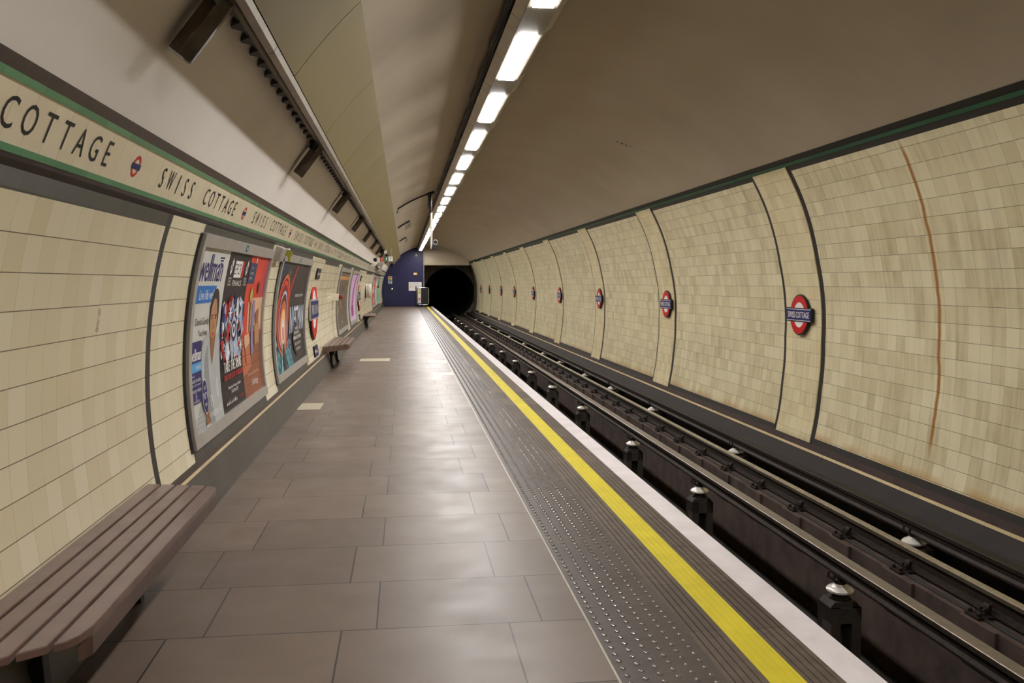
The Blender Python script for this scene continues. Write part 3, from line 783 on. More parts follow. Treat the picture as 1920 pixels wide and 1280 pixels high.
# ---- framed advertising boards
BT, BB = 160.45, 188.05
def board(y0, y1, label, sheets, top_badge=True):
    r = empty('poster_board', W((y0+y1)/2, 174, .0)); org = r.location.copy(); H = (BB-BT)*KF
    def loc(p): return p-org
    mb = MB()
    def patch(a, b, ta, tb, off, m):
        n = max(1, int(abs(tb-ta)/2+.5))
        for i in range(n):
            t0 = ta+(tb-ta)*i/n; t1 = ta+(tb-ta)*(i+1)/n
            mb.face([loc(W(a, t0, off)), loc(W(b, t0, off)), loc(W(b, t1, off)), loc(W(a, t1, off))], m)
            for yy in (a, b): mb.face([loc(W(yy, t0, .004)), loc(W(yy, t0, off)), loc(W(yy, t1, off)), loc(W(yy, t1, .004))], m)
        for t in (ta, tb): mb.face([loc(W(a, t, .004)), loc(W(b, t, .004)), loc(W(b, t, off)), loc(W(a, t, off))], m)
    patch(y0-.055, y1+.055, BT+.1, BB+.2, .006, 'black_metal'); mb.build('backing', r)
    mb = MB(); patch(y0, y0+.075, BT, BB, .030, 'grey_frame'); patch(y1-.075, y1, BT, BB, .030, 'grey_frame')
    patch(y0+.075, y1-.075, BT, BT+1.65, .030, 'grey_frame'); patch(y0+.075, y1-.075, BB-1.65, BB, .030, 'grey_frame'); mb.build('frame', r, fix=False)
    if top_badge:
        s = Sheet(lambda u, v, L: loc(W((y0+y1)/2+u, BT+.8-v/KF, .031+L*.0007))); s.rect(-.05, -.03, .05, .03, 'p_teal'); s.rect(-.03, -.018, .03, .018, 'p_night'); s.ell(0, 0, .014, .014, 'p_white'); s.build('frame_badge', r)
    ia, ib = y0+.075, y1-.075; ta, tb = BT+1.65, BB-1.65; h = (tb-ta)*KF; n = len(sheets); wd = (ib-ia)/n
    for i, fn_ in enumerate(sheets):
        s = Sheet(lambda u, v, L, i=i: loc(W(ia+i*wd+u, tb-v/KF, .0075+L*.00035))); fn_(s, wd, h); s.build('poster', r)
    tag(r, label, 'poster board'); return r
def ad_man(s, w_, h):
    Y = lambda v: h-v
    s.rect(0, 0, w_, h, 'p_pale')
    s.poly([(.05, 0), (w_, 0), (w_, h*.55), (.6, h*.3), (.2, h*.1)], 'p_grey')
    s.text('wellman', .07, Y(.245), .20, 'p_navy', w=.74, full=True, bold=.006)
    for i in range(3): s.rect(.64+i*.02, Y(.07+i*.022), .80-i*.02, Y(.058+i*.022), 'p_navy')
    s.poly([(0, Y(.40)), (.55, Y(.40)), (.66, Y(.36)), (.70, Y(.275)), (0, Y(.275))], 'p_blue'); s.text('Live life well', .18, Y(.375), .07, 'p_white', w=.46)
    s.text('David Gandy', .14, Y(.555), .05, 'ink_black', w=.42); s.text("\u201cI\u2019ve always", .24, Y(.635), .042, 'ink_black', w=.29); s.text('trusted Wellman\u201d', .10, Y(.715), .042, 'ink_black', w=.42)
    # figure
    s.poly([(.36, 0), (.30, .30), (.32, .55), (.44, .64), (.62, .70), (.86, .66), (w_, .60), (w_, 0)], 'p_shirt')
    s.poly([(.50, 0), (.42, .25), (.46, .50), (.56, .60), (.60, .35), (.66, 0)], 'p_shirt2')
    s.poly([(.60, .68), (.66, .50), (.70, .42), (.78, .56), (.82, .68), (.78, .78), (.62, .78)], 'p_tan')
    s.ell(.72, Y(.48), .15, .185, 'p_hair'); s.ell(.71, Y(.545), .115, .175, 'p_skin'); s.poly([(.60, Y(.62)), (.62, Y(.69)), (.68, Y(.725)), (.75, Y(.725)), (.80, Y(.68)), (.82, Y(.60)), (.78, Y(.655)), (.71, Y(.675)), (.64, Y(.66))], 'p_tan')
    s.rect(.61, Y(.505), .68, Y(.495), 'p_hair'); s.rect(.73, Y(.505), .80, Y(.495), 'p_hair'); s.ell(.645, Y(.52), .018, .009, 'ink_black'); s.ell(.765, Y(.52), .018, .009, 'ink_black')
    s.poly([(.695, Y(.52)), (.715, Y(.60)), (.685, Y(.60))], 'p_tan'); s.ell(.70, Y(.64), .04, .012, 'p_rose')
    s.poly([(.36, .02), (.40, .20), (.46, .22), (.50, .02)], 'p_tan')
    # pack
    s.rect(.0, Y(1.10), .34, Y(.665), 'p_navy'); s.text('wellman', .02, Y(.80), .085, 'p_white', w=.30, full=True, bold=.003); s.rect(.0, Y(.88), .34, Y(.815), 'p_sky'); s.text('VITAMINS', .16, Y(.865), .028, 'p_white', w=.16)
    s.text('Advanced', .04, Y(.91), .014, 'p_white'); s.text('health & vitality', .04, Y(.95), .028, 'p_white', w=.27); s.text('With vit B12 to support', .04, Y(.975), .014, 'p_white', w=.26); s.text('energy release', .04, Y(1.02), .028, 'p_white', w=.26); s.ring(.14, Y(1.06), .020, .024, .006, 'p_white', a0=-50, a1=230); s.text('VITABIOTICS', .06, Y(1.092), .014, 'p_white', w=.16)
    s.ell(.40, Y(1.08), .085, .13, 'p_white'); s.ell(.40, Y(1.08), .078, .122, 'p_navy'); s.text("UK'S", .40, Y(1.03), .025, 'p_white', center=True); s.text('N\u00ba1', .40, Y(1.10), .05, 'p_white', center=True, w=.12); s.text('MEN', .40, Y(1.15), .022, 'p_white', center=True)
    s.ring(.58, Y(1.145), .034, .055, .010, 'p_white', a0=-50, a1=230); s.text('VITABIOTICS', .46, Y(1.255), .04, 'p_white', w=.30); s.ring(.80, Y(1.06), .03, .07, .010, 'p_white', a0=60, a1=390); s.text('LOVE', .79, Y(1.215), .022, 'p_white'); s.text('MORE', .79, Y(1.245), .022, 'p_white')
    for i in range(5): s.text('food supplements help support health', .05, .05-i*.0+.016*(4-i), .009, 'p_grey' if i % 2 else 'p_white', w=.24)
def ad_rugby(s, w_, h):
    Y = lambda v: h-v; rnd = random.Random(11)
    s.rect(0, 0, w_, h, 'p_black')
    s.rect(.30, Y(.21), .60, Y(.07), 'p_white'); s.text('EPCR', .32, Y(.185), .09, 'ink_black', w=.26); s.rect(.60, Y(.21), .69, Y(.07), 'p_red'); s.text('FINALS', .30, Y(.28), .045, 'p_white', w=.38)
    for x in (.16, .82):
        s.poly([(x-.03, Y(.18)), (x, Y(.19)), (x+.03, Y(.16)), (x+.05, Y(.09)), (x+.02, Y(.05)), (x-.01, Y(.08)), (x-.04, Y(.12))], 'p_white'); s.ell(x, Y(.12), .016, .035, 'p_black')
        for q in range(3): s.text(('CHAMPIONS', 'CUP FINAL', '2024')[q], x, Y(.225+q*.025), .016, 'p_white', center=True, w=.12)
    cols = ['p_red', 'p_white', 'p_navy', 'p_silver', 'p_white', 'p_red', 'p_night', 'p_blue', 'p_black', 'p_dred', 'p_silver', 'p_white']
    for i in range(150):
        x = rnd.uniform(.03, w_-.05); v = rnd.uniform(.40, .86); l = rnd.uniform(.05, .14); a = rnd.uniform(0, 6.28); q = []
        for t in range(rnd.choice((3, 4, 5))): q.append((min(w_-.005, max(.005, x+l*math.cos(a+t*1.5)*rnd.uniform(.4, 1))), Y(v)+l*math.sin(a+t*1.5)*rnd.uniform(.5, 1.1)))
        s.L = i*.25; s.poly(q, cols[i % len(cols)])
    s.L = 40
    s.ell(.50, Y(.66), .14, .12, 'p_silver'); s.ell(.50, Y(.66), .11, .09, 'p_night'); s.ell(.50, Y(.655), .07, .055, 'p_white'); s.ell(.50, Y(.65), .035, .03, 'p_navy')
    for cx_, cy_, r_, m_ in ((.18, .80, .10, 'p_silver'), (.82, .80, .09, 'p_white'), (.30, .50, .09, 'p_white')):
        for t in range(8):
            a = t*math.pi/4; s.poly([(cx_+.012*math.cos(a+1.57), Y(cy_)+.012*math.sin(a+1.57)), (cx_+r_*math.cos(a), Y(cy_)+r_*math.sin(a)), (cx_-.012*math.cos(a+1.57), Y(cy_)-.012*math.sin(a+1.57))], m_, t == 0)
    s.text('TAKE THE XMAS', .10, Y(.985), .085, 'p_white', w=.72, bold=.004); s.text('LIVE THE CITY OF RUGBY', .10, Y(1.05), .045, 'p_red', w=.78, bold=.003)
    s.text('Tottenham Hotspur Stadium', .20, Y(1.13), .026, 'p_white', w=.54); s.text('24-25 May 2024', .32, Y(1.17), .026, 'p_white', w=.28)
    for i in range(7): s.poly([(.08+i*.065, .06), (.12+i*.065, .055), (.11+i*.065, .085+.006*(i % 3))], 'p_white', i == 0)
    s.text('TICKETS', .58, .06, .022, 'p_red', w=.22)
def ad_room(s, w_, h):
    Y = lambda v: h-v
    s.rect(0, 0, w_, h, 'p_scarlet'); s.rect(w_*.72, h*.45, w_, h, 'p_rose')
    s.rect(.22, Y(.72), w_, Y(.40), 'p_peach'); s.rect(0, 0, w_, h*.42, 'p_wood'); s.poly([(0, h*.42), (.36, h*.42), (.42, h*.20), (0, h*.14)], 'p_wood2')
    for i in range(5): s.rect(0, h*(.08+.07*i), w_, h*(.08+.07*i)+.004, 'p_maroon')
    s.rect(.0, Y(.26), .34, Y(.07), 'p_slate'); s.text("Let's", .10, Y(.125), .026, 'p_white'); s.text('wow them', .06, Y(.175), .026, 'p_white'); s.text('without', .06, Y(.22), .026, 'p_white'); s.ell(.26, Y(.045), .025, .03, 'p_white')
    s.ell(.30, Y(.37), .085, .075, 'p_orange'); s.ell(.30, Y(.37), .055, .055, 'p_lime')
    s.poly([(.44, Y(.42)), (.54, Y(.42)), (.56, Y(.60)), (.52, Y(.80)), (.56, Y(.92)), (.42, Y(.94)), (.40, Y(.70))], 'p_lav'); s.poly([(.60, Y(.55)), (.78, Y(.50)), (.80, Y(.64)), (.66, Y(.68))], 'p_wood')
    s.poly([(.58, Y(.66)), (.86, Y(.64)), (.88, Y(.84)), (.62, Y(.86))], 'p_skin'); s.poly([(.06, Y(.74)), (.30, Y(.72)), (.36, Y(.82)), (.10, Y(.86))], 'p_peach'); s.poly([(.12, Y(.86)), (.16, Y(.86)), (.20, Y(1.0)), (.16, Y(1.0))], 'p_wood2')
    s.ell(.62, Y(.30), .05, .06, 'p_maroon'); s.rect(.30, Y(.72), .34, Y(.45), 'p_wood'); s.ell(.32, Y(.48), .035, .05, 'p_tan')
    s.text('Furniture you dream home', .16, Y(1.12), .030, 'p_peach', w=.60); s.text('Sofology', .34, Y(1.22), .055, 'p_white', w=.32)
board(5.99, 9.07, 'framed board of three posters, nearest the camera, with a man in white shirt', [ad_man, ad_rugby, ad_room])
def ad_ship(s, w_, h):
    Y = lambda v: h-v; rnd = random.Random(4)
    s.rect(0, 0, w_, h, 'p_dark'); s.poly([(0, 0), (1.55, 0), (1.30, .45), (1.0, h*.62), (.55, h), (0, h)], 'p_night')
    for i in range(30): s.L = 3+i*.1; s.ell(rnd.uniform(.05, 1.0), rnd.uniform(.75, h-.05), .008, .008, 'p_white', 6)
    s.L = 7; s.poly([(.95, .75), (1.15, .80), (1.62, h*.98), (1.45, h*.98), (1.05, h*.80)], 'p_maroon'); s.poly([(1.0, .80), (1.08, .82), (1.55, h*.97), (1.50, h*.97)], 'p_rose')
    s.poly([(0, 0), (1.50, 0), (1.30, .26), (1.1, .32), (.9, .22), (.5, .34), (.2, .24), (0, .38)], 'p_teal'); 
    for i in range(90):
        x = rnd.uniform(0, 1.3); y = rnd.uniform(0, .34); s.L = 10+i*.1; l = rnd.uniform(.03, .12)
        s.poly([(x, y), (x+l, y+rnd.uniform(.01, .03)), (x+l*.6, y+rnd.uniform(.03, .08))], rnd.choice(('p_teal2', 'p_night', 'p_teal', 'p_silver')))
    s.L = 20
    s.ell(.64, .66, .52, .50, 'p_dred'); s.ring(.64, .66, .52, .50, .05, 'p_orange'); s.ring(.64, .66, .43, .42, .05, 'p_scarlet'); s.ell(.66, .60, .36, .36, 'p_maroon'); s.ring(.66, .60, .36, .36, .04, 'p_silver'); s.ell(.66, .54, .28, .30, 'p_orange'); s.ell(.66, .50, .20, .24, 'p_fire'); s.ell(.66, .48, .11, .15, 'p_white')
    s.rect(.62, .36, .70, .52, 'p_red'); s.poly([(.55, 0), (.80, 0), (.72, .32), (.62, .32)], 'p_dark'); s.poly([(.30, 0), (.42, 0), (.60, .34), (.58, .34)], 'p_teal2'); s.poly([(.95, 0), (1.05, 0), (.78, .34), (.75, .34)], 'p_teal2')
    s.text('THEATRE OF THE YEAR', 1.62, Y(.44), .035, 'p_white', w=.85)
    s.text('INVESTMAN', 1.22, Y(.90), .34, 'p_silver', w=1.45, bold=.010); s.text('INVESTMAN', 1.24, Y(.88), .30, 'p_white', w=1.41)
    s.ell(1.95, Y(1.0), .40, .22, 'p_dark'); s.text('IMMERSIVE', 1.78, Y(.88), .035, 'p_white', w=.36); s.text('EXPERIENCE', 1.68, Y(.94), .042, 'p_white', w=.55)
    s.text('OPEN-AIR TO SEPTEMBER', 1.60, .30, .045, 'p_white', w=.80, bold=.003); s.text('BOOK YOUR TICKETS', 1.72, .22, .035, 'p_white', w=.60); s.text('BOOKING NOW', 1.80, .15, .035, 'p_white', w=.45); s.text('. . . . .', 1.8, .08, .02, 'p_white', w=.5)
board(9.87, 12.87, 'framed dark poster board with a glowing red ring over teal water', [ad_ship])
def ad_brown(s, w_, h):
    rnd = random.Random(7); s.rect(0, 0, w_, h, 'p_taupe'); s.rect(0, h*.86, w_, h*.92, 'p_amber')
    for i in range(40): s.L = 3+i*.1; x = rnd.uniform(.1, w_-.2); y = rnd.uniform(.15, h*.85); s.rect(x, y, x+rnd.uniform(.06, .16), y+rnd.uniform(.02, .18), rnd.choice(('p_amber', 'p_tan', 'p_orange', 'p_dark', 'p_wood', 'p_taupe')))
    s.L = 9; s.text('ACTOR', w_*.4, .12, .04, 'p_white', w=.4)
board(18.95, 22.15, 'framed brown and amber poster board, first beyond the plain bay behind the second bench', [ad_brown])
def ad_pink(s, w_, h):
    rnd = random.Random(8); s.rect(0, 0, w_, h, 'p_lilac'); s.poly([(w_*.35, .1), (w_*.6, .1), (w_*.62, h*.5), (w_*.8, h*.95), (w_*.6, h*.95), (w_*.4, h*.5)], 'p_mag2'); s.poly([(w_*.45, .5), (w_*.55, .5), (w_*.85, h), (w_*.72, h)], 'p_mag')
    for i in range(50): s.L = 4+i*.1; x = rnd.uniform(.05, w_-.2); y = rnd.uniform(.05, h-.1); s.rect(x, y, x+rnd.uniform(.04, .12), y+.025, rnd.choice(('p_mag', 'p_mag2', 'p_navy', 'p_white')))
    s.L = 10; s.rect(w_*.3, .15, w_*.6, .42, 'p_mag')
board(23.2, 26.4, 'framed lilac and magenta poster board, between the brown poster and the farther roundel', [ad_pink])
def plain(c1, c2, c3, seed):
    def f(s, w_, h):
        rnd = random.Random(seed); s.rect(0, 0, w_, h, c1)
        for i in range(12): s.L = 2+i*.1; x = rnd.uniform(.05, w_-.5); y = rnd.uniform(.1, h-.3); s.ell(x+.2, y+.1, rnd.uniform(.1, .3), rnd.uniform(.05, .2), rnd.choice((c2, c3)), 12)
    return f
board(39.4, 42.5, 'framed red and white poster board past the white help point', [plain('p_rose', 'p_red', 'p_white', 1)], False)
board(43.0, 46.1, 'framed grey poster board left of the green one', [plain('p_grey', 'p_dark', 'p_white', 2)], False)
board(46.8, 50.0, 'framed green poster board nearest the blue hoarding', [plain('p_green', 'p_green2', 'p_exit', 3)], False)

# ---- benches
def bench(name, y0, y1, label, skew=.30, board_=False):
    r = empty(name, (-1.2, (y0+y1)/2, 0)); oy = (y0+y1)/2; Z = .45
    xs = [-1.405+.083*i+1.2 for i in range(6)]
    def ya(x): return y0-oy+skew*(x+.2)/.4
    def yb(x): return y1-oy-.10*(x+.2)/.4
    for i in range(5):
        x0, x1 = xs[i], xs[i+1]-.014
        mb = MB(); vs = []
        for z in (Z-.028, Z): vs += [(x0, ya(x0), z), (x1, ya(x1), z), (x1, yb(x1), z), (x0, yb(x0), z)]
        if i == 4:
            # front slat: rounded corners toward the ends
            prof = [(x0, ya(x0)), (x0+.03, ya(x0)+.015), (x0+.055, ya(x0)+.06), (x1, ya(x0)+.14), (x1, yb(x1)-.10), (x0+.05, yb(x1)-.02), (x0, yb(x0))]
            n = len(prof); mb.add([(a, b, Z-.028) for a, b in prof]+[(a, b, Z) for a, b in prof], [tuple(range(n-1, -1, -1)), tuple(range(n, 2*n))]+[(q, (q+1) % n, n+(q+1) % n, n+q) for q in range(n)], 'bench_wood')
        else: mb.add(vs, [(0,3,2,1),(4,5,6,7),(0,1,5,4),(1,2,6,5),(2,3,7,6),(3,0,4,7)], 'bench_wood')
        mb.build('slat', r, bevel=.004)
    xf = xs[5]-.014
    MB().add([(xf-.026, ya(xf-.05)+.06, Z-.095), (xf, ya(xf-.05)+.10, Z-.095), (xf, yb(xf)-.07, Z-.085), (xf-.026, yb(xf)-.05, Z-.085), (xf-.026, ya(xf-.05)+.06, Z-.0285), (xf, ya(xf-.05)+.10, Z-.0285), (xf, yb(xf)-.07, Z-.0285), (xf-.026, yb(xf)-.05, Z-.0285)],
        [(0,3,2,1),(4,5,6,7),(0,1,5,4),(1,2,6,5),(2,3,7,6),(3,0,4,7)], 'bench_apron') if False else None
    mb = MB(); mb.add([(xf-.026, ya(xf-.05)+.06, Z-.095), (xf, ya(xf-.05)+.12, Z-.095), (xf, yb(xf)-.09, Z-.09), (xf-.026, yb(xf)-.05, Z-.09), (xf-.026, ya(xf-.05)+.06, Z-.0285), (xf, ya(xf-.05)+.12, Z-.0285), (xf, yb(xf)-.09, Z-.0285), (xf-.026, yb(xf)-.05, Z-.0285)],
        [(0,3,2,1),(4,5,6,7),(0,1,5,4),(1,2,6,5),(2,3,7,6),(3,0,4,7)], 'bench_apron'); mb.build('front_apron', r, bevel=.004)
    if board_:
        xb, xe = xs[0], xf-.02; mb = MB(); q = [(xb, ya(xb)-.004), (xe, ya(xe)-.004), (xe, ya(xe)+.022), (xb, ya(xb)+.022)]
        mb.add([(a, b, Z-.10) for a, b in q]+[(a, b, Z-.029) for a, b in q], [(0,3,2,1),(4,5,6,7),(0,1,5,4),(1,2,6,5),(2,3,7,6),(3,0,4,7)], 'bench_apron'); mb.build('end_board', r)
    L = y1-y0
    for f in (.28, .72):
        yy = -L/2+L*f+.1; mb = MB()
        mb.prism([(-.19, .42), (.17, .42), (.17, .395), (-.02, .36), (-.07, .30), (-.11, .20), (-.10, .06), (-.08, .035), (-.08, .0), (-.17, .0), (-.17, .06), (-.15, .20), (-.19, .36)], yy-.03, yy+.03, 'black_metal')
        mb.build('leg', r, bevel=.004)
    return tag(r, label, 'bench')
bench('bench', 2.50, 4.93, 'brown slatted bench in the left foreground against the cream tiled wall')
bench('bench', 15.25, 18.0, 'brown slatted bench beyond the large roundel, middle of the three', .75, True)
bench('bench', 29.5, 31.9, 'small dark slatted bench farthest along the left wall', .1)

# ---- things on the left wall
p = W(9.43, 161.0, 0)
g = empty('junction_box', (p.x, 9.43, p.z)); g.rotation_euler = (0, math.radians(19), 0)
MB().box((.0, -.19, -.07), (.065, .13, .075), 'grey_metal').build('box_body', g, bevel=.004)
MB().box((.065, -.17, -.055), (.069, .11, .06), 'grey_metal').build('cover', g); tag(g, 'grey metal junction box high on the tiled strip between the two nearest poster boards', 'junction box')
p = W(9.78, 160.6, .03); g = empty('cable_reel', p)
mb = MB(); mb.lathe([(.018, -.04), (.036, -.04), (.036, -.032), (.02, -.028), (.02, .028), (.036, .032), (.036, .04), (.018, .04)], 'p_olive', (.04, 0, 0), 16, 'y'); mb.build('reel', g, smooth=True)
mb = MB(); mb.box((-.03, -.06, .04), (.05, .06, .055), 'white_box'); mb.box((-.03, -.06, -.08), (-.01, .06, .05), 'black_metal'); mb.build('bracket', g)
mb = MB(); mb.box((.03, -.02, -.085), (.055, .02, -.036), 'p_olive'); mb.build('hanging_tag', g); tag(g, 'small yellow and black cable fitting at the top left corner of the dark ringed poster', 'cable fitting')
def bracket_box(y, z, lab, c1, c2, sc=1):
    g = empty('wall_beacon', (-1.44, y, z)); MB().box((-.01, -.07*sc, -.065*sc), (.12*sc, .07*sc, .065*sc), c1).build('housing', g, bevel=.006)
    MB().lathe([(.02*sc, .12*sc), (.045*sc, .125*sc), (.047*sc, .155*sc), (.03*sc, .19*sc), (.0, .20*sc)], c2, (0, 0, 0), 14, 'x').build('lens', g, smooth=True); return tag(g, lab, 'beacon')
bracket_box(18.0, 1.26, 'white wall box with a dark red lens at the near edge of the brown poster', 'white_box', 'p_dred')
bracket_box(42.75, 1.35, 'small pinkish wall box with a black lens between the far red and grey posters', 'p_peach', 'black_metal', 1.2)
g = empty('help_point', (-1.44, 33.0, 1.25))
MB().lathe([(.20, 0), (.24, .01), (.26, .03), (.26, .20), (.24, .22), (.0, .225)], 'white_box', (0, 0, 0), 28, 'x').build('round_housing', g, smooth=True)
MB().lathe([(.262, .09), (.264, .10), (.264, .11), (.262, .12)], 'grey_metal', (0, 0, 0), 28, 'x').build('seam', g, smooth=True)
MB().box((.0, -.42, -.26), (.035, -.25, .20), 'sign_dark').build('side_panel', g); tag(g, 'round white help point drum standing out from the left wall', 'help point')
# equipment boxes high on the wall toward the far end
for (y, th, dy, dt, dd, m, lab) in ((32.6, 153.3, .9, 1.3, .10, 'white_box', 'slim white conduit box across the frieze, first of the far equipment boxes'),
        (38.0, 150.3, 2.6, 1.9, .16, 'grey_metal', 'large pale grey equipment box high on the wall before the blue hoarding'),
        (44.5, 149.9, 3.0, 2.0, .20, 'white_box', 'large white equipment box high on the wall nearest the blue hoarding'),
        (41.0, 155.2, 4.5, 1.6, .12, 'grey_metal', 'long grey equipment box over the frieze under the white one')):
    p = W(y, th, 0); g = empty('equipment_box', p); ang = math.radians(180-th)
    g.rotation_euler = (0, ang, 0); hz = dt*KF
    MB().box((-.0, -dy/2, -hz), (dd, dy/2, hz), m).build('box_body', g, bevel=.008); MB().box((dd, -dy/2+.06, -hz+.02), (dd+.006, dy/2-.06, hz-.02), m).build('cover', g)
    tag(g, lab, 'equipment box')
def ball(name, y, x, z, r_, lab):
    g = empty(name, (x, y, z)); MB().lathe([(.0, -r_), (r_*.7, -r_*.7), (r_, 0), (r_, r_*.5), (r_*.5, r_)], 'black_metal', (0, 0, 0), 16, 'z').build('dome', g, smooth=True)
    MB().box((r_*.8, -.1, -.09), (r_*.8+.10, .1, .09), 'white_box').build('camera_body', g, bevel=.01); return tag(g, lab, 'camera')
ball('security_camera', 32.0, -.80, 2.69, .10, 'black dome camera with white body near the far end of the cable tray')
ball('security_camera', 31.6, -1.02, 2.36, .07, 'small white wall camera left of the lit exit sign')
# ---- exit sign
g = empty('exit_sign', (-.70, 35.0, 2.395))
MB().box((-.26, -.04, -.10), (.26, .04, .10), 'grey_metal').build('case', g, bevel=.005)
s = Sheet(lambda u, v, L: Vector((u, -.041-L*.001, v)))
s.rect(-.25, -.09, -.085, .09, 'p_ired'); s.rect(-.08, -.09, .08, .09, 'p_exit'); s.rect(.085, -.09, .25, .09, 'p_white')
s.text('NO', -.167, .0, .05, 'p_white', center=True); s.rect(-.21, -.05, -.125, -.035, 'p_white')
s.ell(.0, .05, .016, .018, 'p_white'); s.poly([(-.03, -.06), (-.01, -.01), (-.03, .02), (.02, .035), (.04, .01), (.02, -.02), (.04, -.06), (.015, -.06), (.0, -.03), (-.01, -.06)], 'p_white')
s.text('7', .167, -.05, .10, 'ink_black', center=True); s.build('face', g)
MB().tube([(-.2, 0, .09), (-.2, 0, .43)], .012, 'grey_metal', 8).tube([(.2, 0, .09), (.2, 0, .62)], .012, 'grey_metal', 8).build('hanger', g)
for ch in [x for x in COL.objects if x.parent == g]: pass
g.location.z = 2.49
tag(g, 'small red, green and white exit sign hung under the far end of the cable tray', 'sign')
# ---- dropped pole with camera
g = empty('camera_pole', (.68, 22.0, 2.40))
MB().tube([(0, 0, 0), (0, 0, .90)], .028, 'white_paint').build('pole', g, smooth=True)
mb = MB(); mb.tube([(-.012, 0, .88), (-.012, 0, 1.42)], .032, 'black_metal'); mb.tube([(-.05, 0, 1.0), (-.06, 0, 1.30), (-.10, 0, 1.40)], .018, 'cable_black', 8); mb.box((-.07, -.05, 1.36), (.08, .05, 1.46), 'black_metal'); mb.build('upper_conduit', g, smooth=True)
mb = MB(); pts = []
for i in range(13):
    th = 126.0-(126.0-107.5)*i/12; p = W(22.0, th, .03 if i else .10); pts.append((p.x-.68, 0, p.z-2.40))
mb.tube(pts, .02, 'cable_black', 8); mb.build('ceiling_conduit', g, smooth=True)
MB().box((.02, -.14, -.03), (.15, .06, .09), 'black_metal').build('camera_body', g, bevel=.006)
mb = MB(); mb.tube([(.10+.055*math.cos(t*math.pi/6), -.08, .16+.055*math.sin(t*math.pi/6)) for t in range(13)], .008, 'white_paint', 6); mb.build('mirror_rim', g, smooth=True)
MB().lathe([(.05, -.085), (.05, -.07), (.02, -.06)], 'black_metal', (.10, 0, .16), 16, 'y').build('mirror', g)
tag(g, 'white pole dropped from black conduit on the vault, carrying a small camera', 'camera pole')
# hooked bracket items on the vault
for (y, th0, th1, lab, hooks) in ((28.7, 126.0, 117.5, 'black curved bracket on the vault with three hanging hooks', 3), (38.0, 126.0, 119.5, 'short black bracket on the vault with one loop, farther than the hooked one', 1)):
    g = empty('ceiling_bracket', W(y, th0, .03)); o_ = g.location.copy(); pts = []
    for i in range(7):
        p = W(y, th0+(th1-th0)*i/6, .05)-o_; pts.append(p)
    mb = MB(); mb.tube(pts, .028, 'cable_black', 6); mb.build('arm', g, smooth=True)
    mb = MB()
    for q in range(hooks):
        p = pts[6-q]; mb.tube([p, p+Vector((.015, 0, -.10)), p+Vector((.0, 0, -.20)), p+Vector((-.03, 0, -.22))], .010, 'cable_black', 6)
    mb.build('hook', g); tag(g, lab, 'bracket')

# ---- far wall fittings
def sign_board(name, x0, z0, x1, z1, y, lab, draw, cat='sign'):
    g = empty(name, ((x0+x1)/2, y, (z0+z1)/2)); w_, h_ = x1-x0, z1-z0
    MB().box((-w_/2, -.012, -h_/2), (w_/2, .008, h_/2), 'grey_metal').build('plate', g)
    s = Sheet(lambda u, v, L: Vector((u-w_/2, -.0125-L*.0012, v-h_/2))); draw(s, w_, h_); s.build('face', g); return tag(g, lab, cat)
def d_notice(s, w_, h_):
    s.rect(.01, .01, w_-.01, h_-.01, 'p_white')
    for cx_, cy_ in ((.14, h_-.12), (.14, h_-.30)): s.poly([(cx_-.06, cy_-.05), (cx_+.06, cy_-.05), (cx_, cy_+.055)], 'p_yel'); s.rect(cx_-.006, cy_-.03, cx_+.006, cy_+.02, 'ink_black')
    s.text('DANGER', .26, h_-.14, .06, 'ink_black', w=.42); s.text('Do not cross the track', .26, h_-.25, .03, 'ink_black', w=.50); s.text('Staff only beyond this point', .26, h_-.33, .03, 'ink_black', w=.50); s.rect(.42, .06, .68, .18, 'p_grey')
sign_board('warning_notice', .28, 1.03, 1.13, 1.60, yF-.01, 'large white warning notice on the blue hoarding behind the barrier', d_notice)
g = empty('wall_light', (.735, yF, 2.13)); MB().box((-.13, -.09, -.075), (.10, 0, .075), 'p_yel').build('body', g, bevel=.01); MB().box((-.10, -.10, -.05), (.03, -.09, .05), 'white_box').build('lens', g); MB().box((.10, -.06, -.05), (.15, -.0, .05), 'black_metal').build('end_piece', g)
tag(g, 'small yellow box fitting on the blue hoarding above the notice', 'fitting')
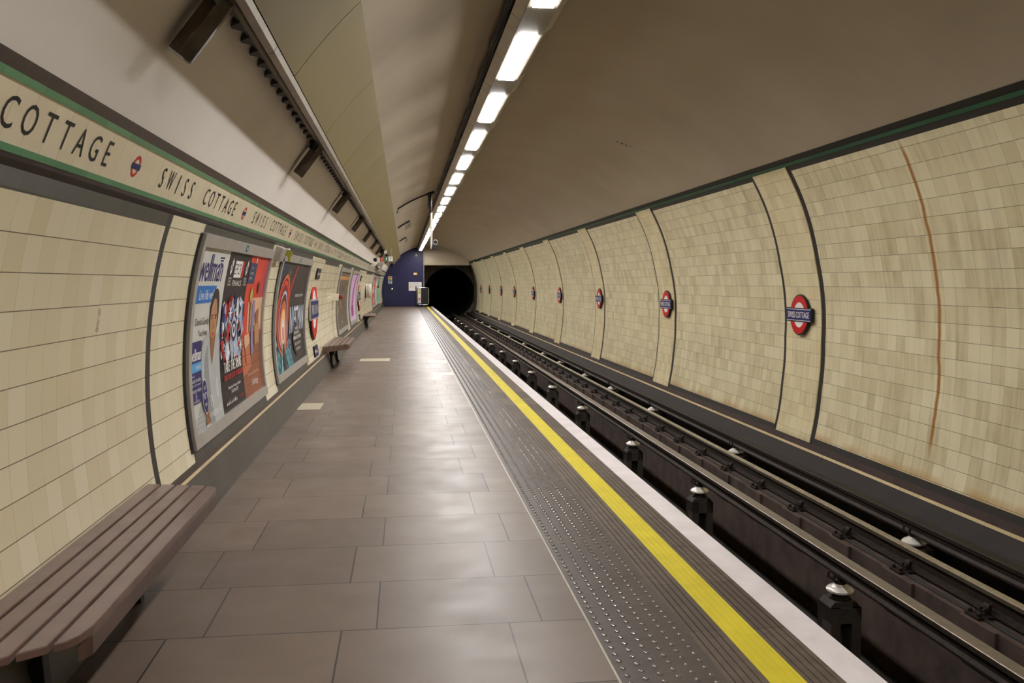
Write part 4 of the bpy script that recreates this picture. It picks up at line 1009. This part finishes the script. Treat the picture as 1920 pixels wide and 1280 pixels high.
g = empty('bulkhead_lamp', (.80, yF, 3.33)); MB().lathe([(.10, 0), (.10, -.05), (.06, -.09), (.0, -.10)], 'grey_metal', (0, 0, 0), 16, 'y').build('bowl', g, smooth=True); tag(g, 'small round grey lamp high on the blue hoarding under the last ceiling light', 'lamp')
# barrier with warning stack
g = empty('end_barrier', (1.17, 56.0, 0))
mb = MB(); x0, x1, z0, z1, rc = -.36, .37, .16, 1.24, .10; P = []
for cx_, cz_, a0 in ((x1-rc, z1-rc, 0), (x0+rc, z1-rc, 90), (x0+rc, z0+rc, 180), (x1-rc, z0+rc, 270)):
    for t in range(5): a = math.radians(a0+t*22.5); P.append((cx_+rc*math.cos(a), 0, cz_+rc*math.sin(a)))
mb.tube(P+[P[0]], .022, 'steel', 8); mb.build('rim', g, smooth=True)
MB().box((-.33, -.008, .19), (.34, .008, 1.21), 'sign_dark').build('panel', g)
s = Sheet(lambda u, v, L: Vector((-.33+u, -.0085-L*.0012, .22+v)))
s.rect(.02, 0, .21, .98, 'p_white')
for v0_, c_, m_ in ((.80, 'p_yel', 1), (.62, 'p_yel', 1), (.44, 'p_white', 2), (.28, 'p_ired', 3), (.14, 'p_white', 4), (.0, 'p_lav', 5)):
    s.rect(.03, v0_, .20, v0_+.06, c_)
    if m_ in (1,): s.poly([(.07, v0_+.08), (.16, v0_+.08), (.115, v0_+.16)], 'ink_black')
    if m_ == 3: s.ring(.115, v0_+.11, .035, .035, .01, 'p_red')
    if m_ == 4: s.ell(.115, v0_+.09, .03, .035, 'rd_blue')
s.build('warning_stack', g)
mb = MB(); mb.tube([(-.43, 0, 0), (-.43, 0, 1.35)], .03, 'black_metal', 10); mb.tube([(-.43, 0, .3), (-.36, 0, .3)], .015, 'black_metal', 8); mb.tube([(-.43, 0, 1.05), (-.36, 0, 1.05)], .015, 'black_metal', 8); mb.build('post', g, smooth=True)
mb = MB(); mb.box((-.30, -.02, .0), (-.26, .02, .14), 'black_metal'); mb.box((.28, -.02, .0), (.32, .02, .14), 'black_metal'); mb.build('foot', g)
tag(g, 'rounded grey end barrier with a column of warning signs on the platform edge', 'barrier')
